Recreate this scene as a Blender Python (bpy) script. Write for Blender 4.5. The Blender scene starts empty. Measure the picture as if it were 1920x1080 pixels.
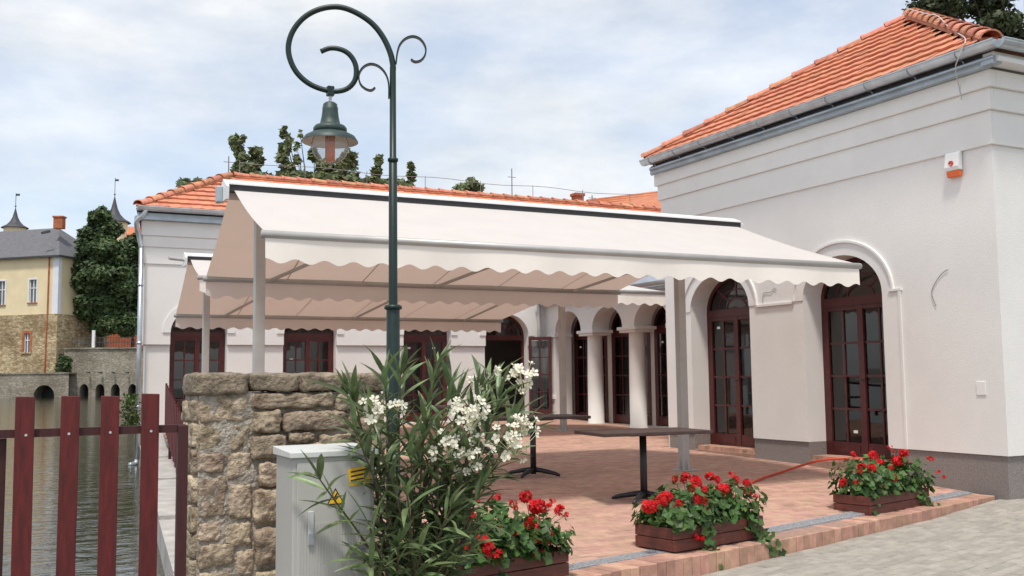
import bpy, math, random
import numpy as np
from mathutils import Vector, Matrix
random.seed(7); np.random.seed(7)
sc = bpy.context.scene
R = math.radians
# ------------------------------------------------------------------ camera, world, sun, exposure
F_PX, YAW, PITCH, ROLL = 1884.65, .470782, .0888853, -.0114499
CAM = Vector((0, 0, 1.43))
_fw = Vector((math.sin(YAW)*math.cos(PITCH), math.cos(YAW)*math.cos(PITCH), math.sin(PITCH)))
_rt = Vector((math.cos(YAW), -math.sin(YAW), 0)); _up = _rt.cross(_fw)
RT = math.cos(ROLL)*_rt + math.sin(ROLL)*_up; UP = -math.sin(ROLL)*_rt + math.cos(ROLL)*_up; FW = _fw
cd = bpy.data.cameras.new('camera'); co = bpy.data.objects.new('camera', cd); sc.collection.objects.link(co)
cd.sensor_width = 36; cd.lens = F_PX/1920*36; cd.clip_start = .05; cd.clip_end = 6000
co.matrix_world = Matrix(((RT.x, UP.x, -FW.x, CAM.x), (RT.y, UP.y, -FW.y, CAM.y), (RT.z, UP.z, -FW.z, CAM.z), (0, 0, 0, 1)))
sc.camera = co
SUN_EL, SUN_AZ = R(66), R(-143)          # azimuth: compass angle from +Y towards +X, of where the sun stands
world = bpy.data.worlds.new('World'); sc.world = world; world.use_nodes = True
nt = world.node_tree; nt.nodes.clear()
def wn(t, **k):
    n = nt.nodes.new(t)
    for a, b in k.items(): setattr(n, a, b)
    return n
wout = wn('ShaderNodeOutputWorld'); bg = wn('ShaderNodeBackground'); bg.inputs[1].default_value = .15
sky = wn('ShaderNodeTexSky', sky_type='NISHITA', sun_disc=False, sun_elevation=SUN_EL, sun_rotation=SUN_AZ, air_density=1.0, dust_density=1.6, ozone_density=1.0)
tcw = wn('ShaderNodeTexCoord'); mpw = wn('ShaderNodeMapping'); mpw.inputs['Scale'].default_value = (1, 1, 2.6)
mpw.inputs['Location'].default_value = (.35, .1, .2)
n1 = wn('ShaderNodeTexNoise'); n1.inputs['Scale'].default_value = 2.3; n1.inputs['Detail'].default_value = 7; n1.inputs['Roughness'].default_value = .55
n2 = wn('ShaderNodeTexNoise'); n2.inputs['Scale'].default_value = 5.5; n2.inputs['Detail'].default_value = 6; n2.inputs['Roughness'].default_value = .6
cr = wn('ShaderNodeValToRGB'); cr.color_ramp.elements[0].position = .36; cr.color_ramp.elements[1].position = .62
cr.color_ramp.elements[0].color = (.30, .30, .30, 1); cr.color_ramp.elements[1].color = (1, 1, 1, 1)
cr2 = wn('ShaderNodeValToRGB'); cr2.color_ramp.elements[0].position = .3; cr2.color_ramp.elements[1].position = .72
cr2.color_ramp.elements[0].color = (3.9, 4.1, 4.3, 1); cr2.color_ramp.elements[1].color = (5.7, 5.7, 5.7, 1)
mx = wn('ShaderNodeMixRGB')
L = nt.links.new
L(tcw.outputs['Generated'], mpw.inputs[0]); L(mpw.outputs[0], n1.inputs['Vector']); L(mpw.outputs[0], n2.inputs['Vector'])
L(n1.outputs['Fac'], cr.inputs[0]); L(n2.outputs['Fac'], cr2.inputs[0])
L(cr.outputs[0], mx.inputs[0]); L(sky.outputs[0], mx.inputs[1]); L(cr2.outputs[0], mx.inputs[2])
L(mx.outputs[0], bg.inputs[0]); L(bg.outputs[0], wout.inputs[0])
sl = bpy.data.lights.new('sun', 'SUN'); sl.energy = 2.3; sl.angle = R(7); sl.color = (1, .95, .87)
so = bpy.data.objects.new('sun', sl); sc.collection.objects.link(so)
sdir = Vector((math.sin(SUN_AZ)*math.cos(SUN_EL), math.cos(SUN_AZ)*math.cos(SUN_EL), math.sin(SUN_EL)))
so.rotation_euler = sdir.to_track_quat('Z', 'Y').to_euler(); so.location = (0, 0, 30)
vs = sc.view_settings; vs.view_transform = 'Standard'; vs.look = 'None'; vs.gamma = 1; vs.use_curve_mapping = False
vs.exposure = 0.39

# ------------------------------------------------------------------ pixel helpers (photo 1920x1080)
def pray(p): return FW + (p[0]-960)/F_PX*RT - (p[1]-540)/F_PX*UP
def onz(p, z): d = pray(p); return CAM + d*((z-CAM.z)/d.z)
def onx(p, x): d = pray(p); return CAM + d*(x/d.x)
def ony(p, y): d = pray(p); return CAM + d*(y/d.y)
def atd(p, D): return CAM + pray(p)*D
def proj(q):
    d = Vector(q)-CAM; w = d.dot(FW)
    return (960+F_PX*d.dot(RT)/w, 540-F_PX*d.dot(UP)/w, w)

# ------------------------------------------------------------------ materials
MATS = {}
def mat(name, col, rough=.6, var=.12, scale=6, bump=0, bscale=60, metal=0, rnd=0, col2=None, spec=.5, detail=6, trans=0, tcol=None, stretch=None, hue=0):
    m = bpy.data.materials.new(name); m.use_nodes = True; t = m.node_tree; N = t.nodes; K = t.links.new
    b = N['Principled BSDF']; out = N['Material Output']
    b.inputs['Roughness'].default_value = rough; b.inputs['Metallic'].default_value = metal; b.inputs['Specular IOR Level'].default_value = spec
    geo = N.new('ShaderNodeNewGeometry'); src = geo.outputs['Position']
    if stretch:
        mp = N.new('ShaderNodeMapping'); mp.inputs['Scale'].default_value = stretch; K(src, mp.inputs[0]); src = mp.outputs[0]
    no = N.new('ShaderNodeTexNoise'); no.inputs['Scale'].default_value = scale; no.inputs['Detail'].default_value = detail; no.inputs['Roughness'].default_value = .6
    K(src, no.inputs['Vector'])
    rp = N.new('ShaderNodeValToRGB'); rp.color_ramp.elements[0].position = .32; rp.color_ramp.elements[1].position = .68
    c1 = tuple(max(0, c*(1-var)) for c in col); c2 = col2 if col2 else tuple(min(1, c*(1+var)) for c in col)
    rp.color_ramp.elements[0].color = (*c1, 1); rp.color_ramp.elements[1].color = (*c2, 1)
    K(no.outputs['Fac'], rp.inputs[0]); cs = rp.outputs[0]
    if rnd or hue:
        oi = N.new('ShaderNodeObjectInfo'); ad = N.new('ShaderNodeMath'); ad.operation = 'ADD'
        K(oi.outputs['Random'], ad.inputs[0]); K(geo.outputs['Random Per Island'], ad.inputs[1])
        fr = N.new('ShaderNodeMath'); fr.operation = 'FRACT'; K(ad.outputs[0], fr.inputs[0])
        mr = N.new('ShaderNodeMapRange'); mr.inputs['To Min'].default_value = 1-rnd; mr.inputs['To Max'].default_value = 1+rnd
        K(fr.outputs[0], mr.inputs['Value'])
        hs = N.new('ShaderNodeHueSaturation'); K(mr.outputs[0], hs.inputs['Value']); K(cs, hs.inputs['Color'])
        if hue:
            m7 = N.new('ShaderNodeMath'); m7.operation = 'MULTIPLY'; m7.inputs[1].default_value = 7.31; K(fr.outputs[0], m7.inputs[0])
            f7 = N.new('ShaderNodeMath'); f7.operation = 'FRACT'; K(m7.outputs[0], f7.inputs[0])
            mh = N.new('ShaderNodeMapRange'); mh.inputs['To Min'].default_value = .5-hue; mh.inputs['To Max'].default_value = .5+hue
            K(f7.outputs[0], mh.inputs['Value']); K(mh.outputs[0], hs.inputs['Hue'])
        cs = hs.outputs[0]
    K(cs, b.inputs['Base Color'])
    if bump:
        nb = N.new('ShaderNodeTexNoise'); nb.inputs['Scale'].default_value = bscale; nb.inputs['Detail'].default_value = 5; K(src, nb.inputs['Vector'])
        bp = N.new('ShaderNodeBump'); bp.inputs['Strength'].default_value = bump; bp.inputs['Distance'].default_value = .02
        K(nb.outputs['Fac'], bp.inputs['Height']); K(bp.outputs[0], b.inputs['Normal'])
    if trans:
        tr = N.new('ShaderNodeBsdfTranslucent'); ms = N.new('ShaderNodeMixShader'); ms.inputs[0].default_value = trans
        if tcol: tr.inputs[0].default_value = (*tcol, 1)
        else: K(cs, tr.inputs[0])
        K(b.outputs[0], ms.inputs[1]); K(tr.outputs[0], ms.inputs[2]); K(ms.outputs[0], out.inputs[0])
    MATS[name] = m; return m
mat('stucco', (.79, .77, .74), .85, .035, 1.3, .25, 90, detail=8)
mat('stucco_trim', (.79, .775, .75), .8, .03, 2, .12, 60)
mat('pebble_plinth', (.25, .22, .205), .85, .45, 130, .5, 150, detail=2)
mat('zinc', (.50, .54, .57), .38, .14, 5, 0, metal=.75, detail=4)
mat('zinc_flash', (.40, .45, .49), .45, .16, 4, 0, metal=.6)
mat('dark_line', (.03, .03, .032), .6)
mat('tile', (.60, .235, .135), .75, .16, 9, .2, 50, rnd=.12, hue=.008)
mat('tile_far', (.55, .20, .10), .8, .2, 4, rnd=.12)
mat('ridge_tile', (.55, .225, .135), .8, .28, 12, .25, 50, rnd=.2, hue=.012)
mat('frame_red', (.075, .014, .014), .35, .25, 14, .05, 30)
mat('fence_red', (.10, .008, .007), .6, .35, 9, .12, 40, stretch=(6, 6, .8))
mat('fence_dark', (.05, .009, .009), .6, .3, 9, .1, 40, stretch=(6, 6, .8))
mat('alu', (.46, .45, .43), .42, .08, 4, metal=.25)
mat('awning_box', (.85, .86, .86), .4, .04, 4)
mat('fabric', (.74, .715, .69), .85, .03, 3, .05, 300, trans=.29, tcol=(.76, .57, .46), spec=.2)
mat('valance', (.93, .875, .80), .85, .03, 3, .05, 300, trans=.05, spec=.2)  # paler copy of the awning cloth, front light put into its colour
mat('seam', (.42, .34, .30), .8, .05)
mat('lamp_green', (.004, .020, .016), .42, .25, 20)
mat('lamp_cap', (.030, .055, .050), .5, .3, 30)
mat('shade_inner', (.72, .66, .58), .5, .1)
mat('lamp_core', (.75, .16, .03), .4, .1)
mat('stone', (.235, .165, .105), .92, .3, 13, 1.0, 42, rnd=.16, col2=(.60, .49, .35), hue=.014, detail=12)
mat('coping', (.13, .10, .07), .92, .3, 14, 1.0, 45, rnd=.12, col2=(.35, .28, .20), detail=12)
mat('mortar', (.29, .25, .20), .95, .3, 10, 1.0, 50, col2=(.52, .465, .39), detail=12)
mat('cabinet', (.47, .465, .435), .5, .05, 3, .06, 120, stretch=(1, 1, .15))
mat('cabinet_cap', (.62, .63, .61), .5, .05, 3)
mat('yellow', (.86, .50, .02), .45, .06)
mat('black', (.015, .015, .016), .45, .1)
mat('white', (.8, .8, .78), .5, .03)
mat('orange', (.85, .16, .03), .35, .05)
mat('red_print', (.7, .05, .04), .5, .05)
mat('table_top', (.06, .034, .029), .6, .3, 5, .05, 40, stretch=(1, 9, 1))
mat('paver', (.47, .285, .215), .85, .16, 8, .3, 90, rnd=.12, hue=.012)
mat('paver_joint', (.34, .215, .165), .95, .2, 20)
mat('kerb_brick', (.46, .265, .19), .85, .22, 10, .35, 80, rnd=.2, hue=.012)
mat('sett', (.345, .315, .27), .9, .14, 9, .4, 110, rnd=.12, hue=.01)
mat('sett_joint', (.20, .185, .16), .95, .25, 30, .4, 80)
mat('drain', (.36, .37, .385), .7, .3, 60, .6, 60, detail=1)
mat('ground', (.20, .19, .165), .95, .25, 2, .3, 20)
mat('concrete', (.42, .40, .375), .9, .22, 4, .4, 50)
mat('pond_wall', (.22, .205, .17), .9, .5, 6, .7, 30)
mat('planter_wood', (.115, .028, .018), .5, .35, 6, .2, 30, stretch=(1, 1, 7))
mat('soil', (.05, .035, .025), .95, .4, 30)
mat('oleander_leaf', (.155, .215, .095), .38, .3, 14, rnd=.42, hue=.02, trans=.22, spec=.45)
mat('oleander_stem', (.12, .085, .05), .7, .3, 20)
mat('oleander_bud', (.62, .60, .38), .6, .2)
mat('petal_white', (.83, .80, .66), .6, .06, 20, trans=.25, rnd=.06)
mat('ger_leaf', (.06, .125, .025), .5, .35, 20, rnd=.4, hue=.025, trans=.25)
mat('ger_petal', (.62, .008, .012), .5, .22, 25, rnd=.25, trans=.2, spec=.3)
mat('ger_stem', (.12, .12, .05), .6, .3)
mat('hose', (.62, .07, .03), .45, .1)
mat('far_leaf', (.058, .095, .028), .6, .45, .5, rnd=.45, hue=.02, trans=.15)
mat('tree_leaf', (.15, .185, .08), .55, .4, 2, rnd=.42, hue=.025, trans=.25)
mat('pine_leaf', (.05, .068, .026), .6, .4, 2, rnd=.5, hue=.025, trans=.15)
mat('bark', (.07, .05, .036), .9, .3, 12, .4, 30)
mat('yellow_plaster', (.78, .655, .42), .9, .06, .6)
mat('pale_plaster', (.74, .76, .80), .9, .05, 1)
mat('slate', (.13, .13, .14), .75, .16, 2.5, .2, 8)
mat('far_stone_light', (.44, .36, .23), .95, .4, 2.0, .5, 4)
mat('turret', (.055, .055, .062), .6, .2, 2)
mat('brick_red', (.38, .12, .065), .85, .25, 14, .2, 50)
mat('far_brick', (.42, .13, .06), .85, .25, 2)
mat('interior', (.34, .33, .32), .9, .1, 1)
mat('interior_floor', (.20, .17, .15), .7, .2, 1)
mat('cable', (.55, .55, .55), .5, .05)
mat('cable_dark', (.2, .2, .2), .5, .05)
mat('weed', (.08, .14, .03), .6, .3, 6, rnd=.3, trans=.2)
# rubble masonry on far walls (stones too far to tell apart singly)
def rubble(name, c1, c2, sx, sz):
    m = bpy.data.materials.new(name); m.use_nodes = True; t = m.node_tree; N = t.nodes; K = t.links.new; b = N['Principled BSDF']
    geo = N.new('ShaderNodeNewGeometry'); mp = N.new('ShaderNodeMapping'); mp.inputs['Scale'].default_value = (sx, sx, sz); K(geo.outputs['Position'], mp.inputs[0])
    v = N.new('ShaderNodeTexVoronoi'); v.inputs['Scale'].default_value = 1; K(mp.outputs[0], v.inputs['Vector'])
    e = N.new('ShaderNodeTexVoronoi'); e.feature = 'DISTANCE_TO_EDGE'; e.inputs['Scale'].default_value = 1; K(mp.outputs[0], e.inputs['Vector'])
    sp = N.new('ShaderNodeSeparateColor'); K(v.outputs['Color'], sp.inputs[0])
    mxx = N.new('ShaderNodeMixRGB'); mxx.inputs[1].default_value = (*c1, 1); mxx.inputs[2].default_value = (*c2, 1); K(sp.outputs[0], mxx.inputs[0])
    r = N.new('ShaderNodeValToRGB'); r.color_ramp.elements[0].position = .02; r.color_ramp.elements[1].position = .12
    r.color_ramp.elements[0].color = (.68, .66, .62, 1); r.color_ramp.elements[1].color = (1, 1, 1, 1); K(e.outputs['Distance'], r.inputs[0])
    mu = N.new('ShaderNodeMixRGB'); mu.blend_type = 'MULTIPLY'; mu.inputs[0].default_value = 1; K(mxx.outputs[0], mu.inputs[1]); K(r.outputs[0], mu.inputs[2])
    no = N.new('ShaderNodeTexNoise'); no.inputs['Scale'].default_value = .35; no.inputs['Detail'].default_value = 6; K(geo.outputs['Position'], no.inputs['Vector'])
    r2 = N.new('ShaderNodeValToRGB'); r2.color_ramp.elements[0].position = .35; r2.color_ramp.elements[1].position = .6; r2.color_ramp.elements[0].color = (.62, .60, .56, 1)
    K(no.outputs['Fac'], r2.inputs[0])
    m3 = N.new('ShaderNodeMixRGB'); m3.blend_type = 'MULTIPLY'; m3.inputs[0].default_value = 1; K(mu.outputs[0], m3.inputs[1]); K(r2.outputs[0], m3.inputs[2])
    K(m3.outputs[0], b.inputs['Base Color']); b.inputs['Roughness'].default_value = .95
    bp = N.new('ShaderNodeBump'); bp.inputs['Strength'].default_value = .6; bp.inputs['Distance'].default_value = .08; K(r.outputs[0], bp.inputs['Height']); K(bp.outputs[0], b.inputs['Normal'])
    MATS[name] = m
rubble('far_rubble', (.36, .25, .13), (.66, .55, .36), 2.1, 4.6)
rubble('far_retaining', (.30, .27, .215), (.42, .38, .31), 2.6, 5.2)
# glass, globe, water
def glassy(name, tint, fac, rough=.02, ior=1.5):
    m = bpy.data.materials.new(name); m.use_nodes = True; t = m.node_tree; N = t.nodes; K = t.links.new; out = N['Material Output']; N.remove(N['Principled BSDF'])
    tr = N.new('ShaderNodeBsdfTransparent'); tr.inputs[0].default_value = (*tint, 1); gl = N.new('ShaderNodeBsdfGlossy'); gl.inputs['Roughness'].default_value = rough
    fr = N.new('ShaderNodeFresnel'); fr.inputs[0].default_value = ior
    ad = N.new('ShaderNodeMath'); ad.operation = 'ADD'; ad.inputs[1].default_value = fac; ad.use_clamp = True; K(fr.outputs[0], ad.inputs[0])
    ms = N.new('ShaderNodeMixShader'); K(ad.outputs[0], ms.inputs[0]); K(tr.outputs[0], ms.inputs[1]); K(gl.outputs[0], ms.inputs[2]); K(ms.outputs[0], out.inputs[0]); MATS[name] = m
glassy('glass', (.45, .46, .46), .04); glassy('globe', (.95, .95, .95), .03, ior=1.06)
_t = MATS['globe'].node_tree; _o = _t.nodes['Material Output']; _src = _o.inputs[0].links[0].from_socket; _d = _t.nodes.new('ShaderNodeBsdfDiffuse'); _d.inputs[0].default_value = (.85, .83, .8, 1); _m = _t.nodes.new('ShaderNodeMixShader'); _m.inputs[0].default_value = .2  # white diffuse mixed into the globe paints its whitish sheen
_t.links.new(_src, _m.inputs[1]); _t.links.new(_d.outputs[0], _m.inputs[2]); _t.links.new(_m.outputs[0], _o.inputs[0])
mat('far_glass', (.12, .14, .17), .12, .3, 1, spec=.6)
m = bpy.data.materials.new('water'); m.use_nodes = True; t = m.node_tree; b = t.nodes['Principled BSDF']
b.inputs['Base Color'].default_value = (.045, .042, .024, 1); b.inputs['Roughness'].default_value = .06; b.inputs['IOR'].default_value = 1.33
g_ = t.nodes.new('ShaderNodeNewGeometry'); mp_ = t.nodes.new('ShaderNodeMapping'); mp_.inputs['Rotation'].default_value = (0, 0, YAW); mp_.inputs['Scale'].default_value = (1.0, 2.4, 1)
nz = t.nodes.new('ShaderNodeTexNoise'); nz.inputs['Scale'].default_value = 2.2; nz.inputs['Detail'].default_value = 4; nz.inputs['Distortion'].default_value = .6
bp_ = t.nodes.new('ShaderNodeBump'); bp_.inputs['Strength'].default_value = .4; bp_.inputs['Distance'].default_value = .03
t.links.new(g_.outputs['Position'], mp_.inputs[0]); t.links.new(mp_.outputs[0], nz.inputs['Vector']); t.links.new(nz.outputs['Fac'], bp_.inputs['Height']); t.links.new(bp_.outputs[0], b.inputs['Normal'])
MATS['water'] = m

# ------------------------------------------------------------------ mesh helpers
COL = sc.collection
ROOT = {}
def tag(o, label=None, cat=None, group=None, kind=None):
    if label: o['label'] = label
    if cat: o['category'] = cat
    if group: o['group'] = group
    if kind: o['kind'] = kind
    return o
def thing(name, loc, label, cat, group=None):
    o = bpy.data.objects.new(name, None); o.empty_display_size = .2; COL.objects.link(o); o.location = loc
    ROOT[o.name] = Vector(loc); return tag(o, label, cat, group)
def rootloc(p): return ROOT.get(p.name, Vector((0, 0, 0))) if p else Vector((0, 0, 0))
class MB:
    def __init__(s): s.v = []; s.f = []
    def add(s, vs, fs):
        k = len(s.v); s.v += [tuple(x) for x in vs]; s.f += [tuple(i+k for i in f) for f in fs]; return s
    def quad(s, a, b, c, d): return s.add([a, b, c, d], [(0, 1, 2, 3)])
    def obox(s, o, ex, ey, ez):
        o, ex, ey, ez = map(Vector, (o, ex, ey, ez))
        vs = [o, o+ex, o+ex+ey, o+ey, o+ez, o+ex+ez, o+ex+ey+ez, o+ey+ez]
        return s.add(vs, [(0, 3, 2, 1), (4, 5, 6, 7), (0, 1, 5, 4), (1, 2, 6, 5), (2, 3, 7, 6), (3, 0, 4, 7)])
    def box(s, x0, x1, y0, y1, z0, z1): return s.obox((x0, y0, z0), (x1-x0, 0, 0), (0, y1-y0, 0), (0, 0, z1-z0))
    def bar(s, a, b, w, h=None, up=(0, 0, 1)):       # square bar from a to b
        a, b = Vector(a), Vector(b); h = h or w; d = (b-a).normalized(); upv = Vector(up)
        if abs(d.dot(upv)) > .98: upv = Vector((1, 0, 0))
        x = d.cross(upv).normalized(); y = x.cross(d)
        return s.obox(a-x*w/2-y*h/2, x*w, y*h, b-a)
    def tube(s, pts, r, n=8, caps=True):
        pts = [Vector(p) for p in pts]; rs = r if isinstance(r, (list, tuple)) else [r]*len(pts)
        k = len(s.v); prev = None
        for i, p in enumerate(pts):
            t_ = (pts[min(i+1, len(pts)-1)]-pts[max(i-1, 0)]).normalized()
            if prev is None:
                a = Vector((0, 0, 1)) if abs(t_.z) < .9 else Vector((1, 0, 0)); x = t_.cross(a).normalized()
            else: x = (prev-t_*prev.dot(t_)).normalized()
            prev = x; y = t_.cross(x)
            for j in range(n):
                an = 2*math.pi*j/n; s.v.append(tuple(p+(x*math.cos(an)+y*math.sin(an))*rs[i]))
        for i in range(len(pts)-1):
            for j in range(n): s.f.append((k+i*n+j, k+i*n+(j+1) % n, k+(i+1)*n+(j+1) % n, k+(i+1)*n+j))
        if caps: s.f.append(tuple(k+j for j in range(n))[::-1]); s.f.append(tuple(k+(len(pts)-1)*n+j for j in range(n)))
        return s
    def lathe(s, prof, c, n=24):                     # prof: (r, z) about vertical axis at c
        c = Vector(c); k = len(s.v)
        for r, z in prof:
            for j in range(n): an = 2*math.pi*j/n; s.v.append((c.x+r*math.cos(an), c.y+r*math.sin(an), c.z+z))
        for i in range(len(prof)-1):
            for j in range(n): s.f.append((k+i*n+j, k+i*n+(j+1) % n, k+(i+1)*n+(j+1) % n, k+(i+1)*n+j))
        return s
    def prism(s, poly, d):                           # poly: list of 3-d points (planar), extruded by vector d
        n = len(poly); d = Vector(d); k = len(s.v)
        s.v += [tuple(p) for p in poly] + [tuple(Vector(p)+d) for p in poly]
        s.f.append(tuple(k+i for i in range(n))[::-1]); s.f.append(tuple(k+n+i for i in range(n)))
        for i in range(n): j = (i+1) % n; s.f.append((k+i, k+j, k+n+j, k+n+i))
        return s
    def mesh(s, name, mt, smooth=False):
        me = bpy.data.meshes.new(name); me.from_pydata(s.v, [], s.f); me.materials.append(MATS[mt]); me.update()
        if smooth: me.polygons.foreach_set('use_smooth', [True]*len(me.polygons))
        return me
    def build(s, name, mt, parent=None, smooth=False, bevel=0, shift=None, recalc=True):
        off = rootloc(parent) if shift is None else Vector(shift)
        if off.length: s.v = [(x-off.x, y-off.y, z-off.z) for x, y, z in s.v]
        me = s.mesh(name, mt, smooth)
        if recalc:
            import bmesh
            bm = bmesh.new(); bm.from_mesh(me); bmesh.ops.recalc_face_normals(bm, faces=bm.faces); bm.to_mesh(me); bm.free()
        o = bpy.data.objects.new(name, me); COL.objects.link(o)
        if parent: o.parent = parent; ROOT[o.name] = rootloc(parent)
        if shift is not None: o.location = off-rootloc(parent) if parent else off; ROOT[o.name] = off
        if bevel: md = o.modifiers.new('bevel', 'BEVEL'); md.width = bevel; md.segments = 2; md.limit_method = 'ANGLE'
        return o
def inst(name, me, parent, mw):                      # an object sharing mesh data, world matrix mw
    o = bpy.data.objects.new(name, me); COL.objects.link(o)
    if parent: o.parent = parent; mw = Matrix.Translation(-rootloc(parent)) @ mw
    o.matrix_basis = mw; return o
def frame_mat(o, x, y, z): return Matrix(((x[0], y[0], z[0], o[0]), (x[1], y[1], z[1], o[1]), (x[2], y[2], z[2], o[2]), (0, 0, 0, 1)))
def dupmesh(dst, me, mw):                            # append a transformed mesh to an MB
    dst.add([mw @ v.co for v in me.vertices], [tuple(p.vertices) for p in me.polygons])

# ------------------------------------------------------------------ terrain
def fz(y): return .045*max(0, min(y, 11)-7)+.02*max(0, y-11)
KA, KB = Vector((4.235, 6.442)), Vector((8.692, 7.485)); kd = (KB-KA).normalized(); kn = Vector((-kd.y, kd.x))   # kerb line, inward normal
def kerb_y(x): return KA.y+(x-KA.x)*kd.y/kd.x
def pz(x): return -.155 if x < 5 else (-.155+(x-5)*.085/3.7 if x < 8.7 else -.07+min(1, (x-8.7)/1.3)*.068)
WATER_Z = -.25
def pond_x(y): return 1.0+.1*(y-6)
MB().quad((-1800, -1500, -.95), (1800, -1500, -.95), (1800, 2500, -.95), (-1800, 2500, -.95)).build('ground', 'ground')['kind'] = 'structure'
MB().prism([(-60, -40, -.9), (90, -40, -.9), (90, 140, -.9), (18, 140, -.9), (2.64, 22, -.9), (1.0, 6, -.9), (1.0, 5.0, -.9), (-60, 5.0, -.9)], (0, 0, .71)).build('yard_ground', 'ground')['kind'] = 'structure'
MB().quad((-160, 4.9, WATER_Z), (8, 4.9, WATER_Z), (60, 150, WATER_Z), (-160, 150, WATER_Z)).build('water', 'water')['kind'] = 'structure'
# terrace bed following the gentle rise
b = MB(); ys = [5.9, 7, 8, 9, 10, 11, 13, 16, 19, 22.2]
for a, c in zip(ys, ys[1:]):
    def xl(y): return pond_x(y)+.45
    b.quad((xl(a), a, fz(a)-.014), (13.2, a, fz(a)-.014), (13.2, c, fz(c)-.014), (xl(c), c, fz(c)-.014))
b2 = MB()
for q in range(0, len(b.v), 4):
    vv = b.v[q:q+4]; cl = []
    for x, y, z in vv:
        if y < 7.9: pass
        cl.append((x, y, z))
    b2.quad(*cl)
# clip the bed at the kerb: front row follows the kerb line
front = [(x, kerb_y(x)+.22) for x in (1.9, 3, 4, 5, 6, 7, 8, 9, 10.1)]
b3 = MB()
for (xa, ya), (xb, yb) in zip(front, front[1:]):
    b3.quad((xa, ya, fz(ya)-.014), (xb, yb, fz(yb)-.014), (xb, 8.2, fz(8.2)-.014), (xa, 8.2, fz(8.2)-.014))
for a, c in zip([8.2, 9, 10, 11, 13, 16, 19, 22.2], [9, 10, 11, 13, 16, 19, 22.2]):
    b3.quad((pond_x(a)+.45, a, fz(a)-.014), (13.0, a, fz(a)-.014), (13.0, c, fz(c)-.014), (pond_x(c)+.45, c, fz(c)-.014))
terrace = b3.build('terrace', 'paver_joint'); terrace['kind'] = 'structure'
# brick pavers, running bond along X
def slab_mesh(name, mt, lx, ly, lz, ch):
    m_ = MB(); x, y = lx/2, ly/2
    m_.v = [(-x, -y, -lz), (x, -y, -lz), (x, y, -lz), (-x, y, -lz), (-x, -y, -ch), (x, -y, -ch), (x, y, -ch), (-x, y, -ch),
            (-x+ch, -y+ch, 0), (x-ch, -y+ch, 0), (x-ch, y-ch, 0), (-x+ch, y-ch, 0)]
    m_.f = [(0, 1, 5, 4), (1, 2, 6, 5), (2, 3, 7, 6), (3, 0, 4, 7), (4, 5, 9, 8), (5, 6, 10, 9), (6, 7, 11, 10), (7, 4, 8, 11), (8, 9, 10, 11)]
    return m_.mesh(name, mt)
pav = slab_mesh('paver', 'paver', .235, .112, .05, .005)
cells = []
j = 0; y = 5.9
while y < 21.9:
    x = 1.4+(.12 if j % 2 else 0)
    while x < 12.6:
        if x > pond_x(y)+.55 and y > kerb_y(x)+.42 and not (x > 10.0 and y < 14.2) and not (x < 2.4 and y < 6.75): cells.append((x, y))
        x += .24
    y += .1165; j += 1
def vis_key(c):
    u, v, w = proj((c[0], c[1], fz(c[1])))
    return w if (850 < u < 1920 and v < 1085 and not (u < 1060 and v > 930)) else w+60
cells.sort(key=vis_key); rest = MB()
for i, (x, y) in enumerate(cells):
    sl_ = .045 if 7 < y < 11 else (.02 if y >= 11 else 0)
    mw = Matrix.Translation((x, y, fz(y)+random.uniform(-.003, .002))) @ Matrix.Rotation(sl_+random.uniform(-.008, .008), 4, 'X') @ Matrix.Rotation(random.uniform(-.006, .006), 4, 'Y') @ Matrix.Rotation(random.uniform(-.008, .008), 4, 'Z')
    if i < 300: inst('paver', pav, terrace, mw)
    else: dupmesh(rest, pav, mw)
rest.build('paver_field', 'paver', terrace, recalc=False)['kind'] = 'stuff'
# drain channel behind the kerb
b = MB()
def kp(s, off, z): p = KA+kd*s+kn*off; return Vector((p.x, p.y, z+fz(p.y)))
dr = MB()
s0 = -1.9
while s0 < 5.98:
    dr.obox(kp(s0, .275, -.03), kp(s0+.012, .275, -.03)-kp(s0, .275, -.03), kp(s0, .405, -.03)-kp(s0, .275, -.03), (0, 0, .036)); s0 += .026
g = thing('drain_channel', kp(0, .34, 0), 'grey slotted drain channel running behind the brick kerb', 'drain')
dr.build('grating', 'drain', g)['kind'] = 'stuff'
b = MB()
for sa in np.linspace(-1.9, 5.5, 16):
    sb = sa+7.4/15
    for o_ in (.262, .405): b.obox(kp(sa, o_, -.03), kp(sb, o_, -.03)-kp(sa, o_, -.03), kp(sa, o_+.013, 0)-kp(sa, o_, 0), (0, 0, .037))
    b.obox(kp(sa, .275, -.04), kp(sb, .275, -.04)-kp(sa, .275, -.04), kp(sa, .405, 0)-kp(sa, .275, 0), (0, 0, .012))
b.build('frame', 'drain', g)
# kerb of upright bricks
kerb = MB().obox(kp(-2.0, .02, -.5), kp(6.0, .02, -.5)-kp(-2.0, .02, -.5), kp(0, .235, 0)-kp(0, .02, 0), (0, 0, .485)).build('kerb', 'paver_joint'); kerb['kind'] = 'structure'
kb = MB(); kb.box(-.048, .048, 0, .25, -.36, .002); kbm = kb.mesh('brick', 'kerb_brick')
s0 = -1.95; ang = math.atan2(kd.y, kd.x)
while s0 < 5.95:
    p = kp(s0, random.uniform(-.004, .006), random.uniform(-.003, .004))
    o = inst('brick', kbm, kerb, Matrix.Translation(p) @ Matrix.Rotation(ang+random.uniform(-.015, .015), 4, 'Z'))
    md = o.modifiers.new('bevel', 'BEVEL'); md.width = .006; md.segments = 1
    s0 += .101
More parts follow.
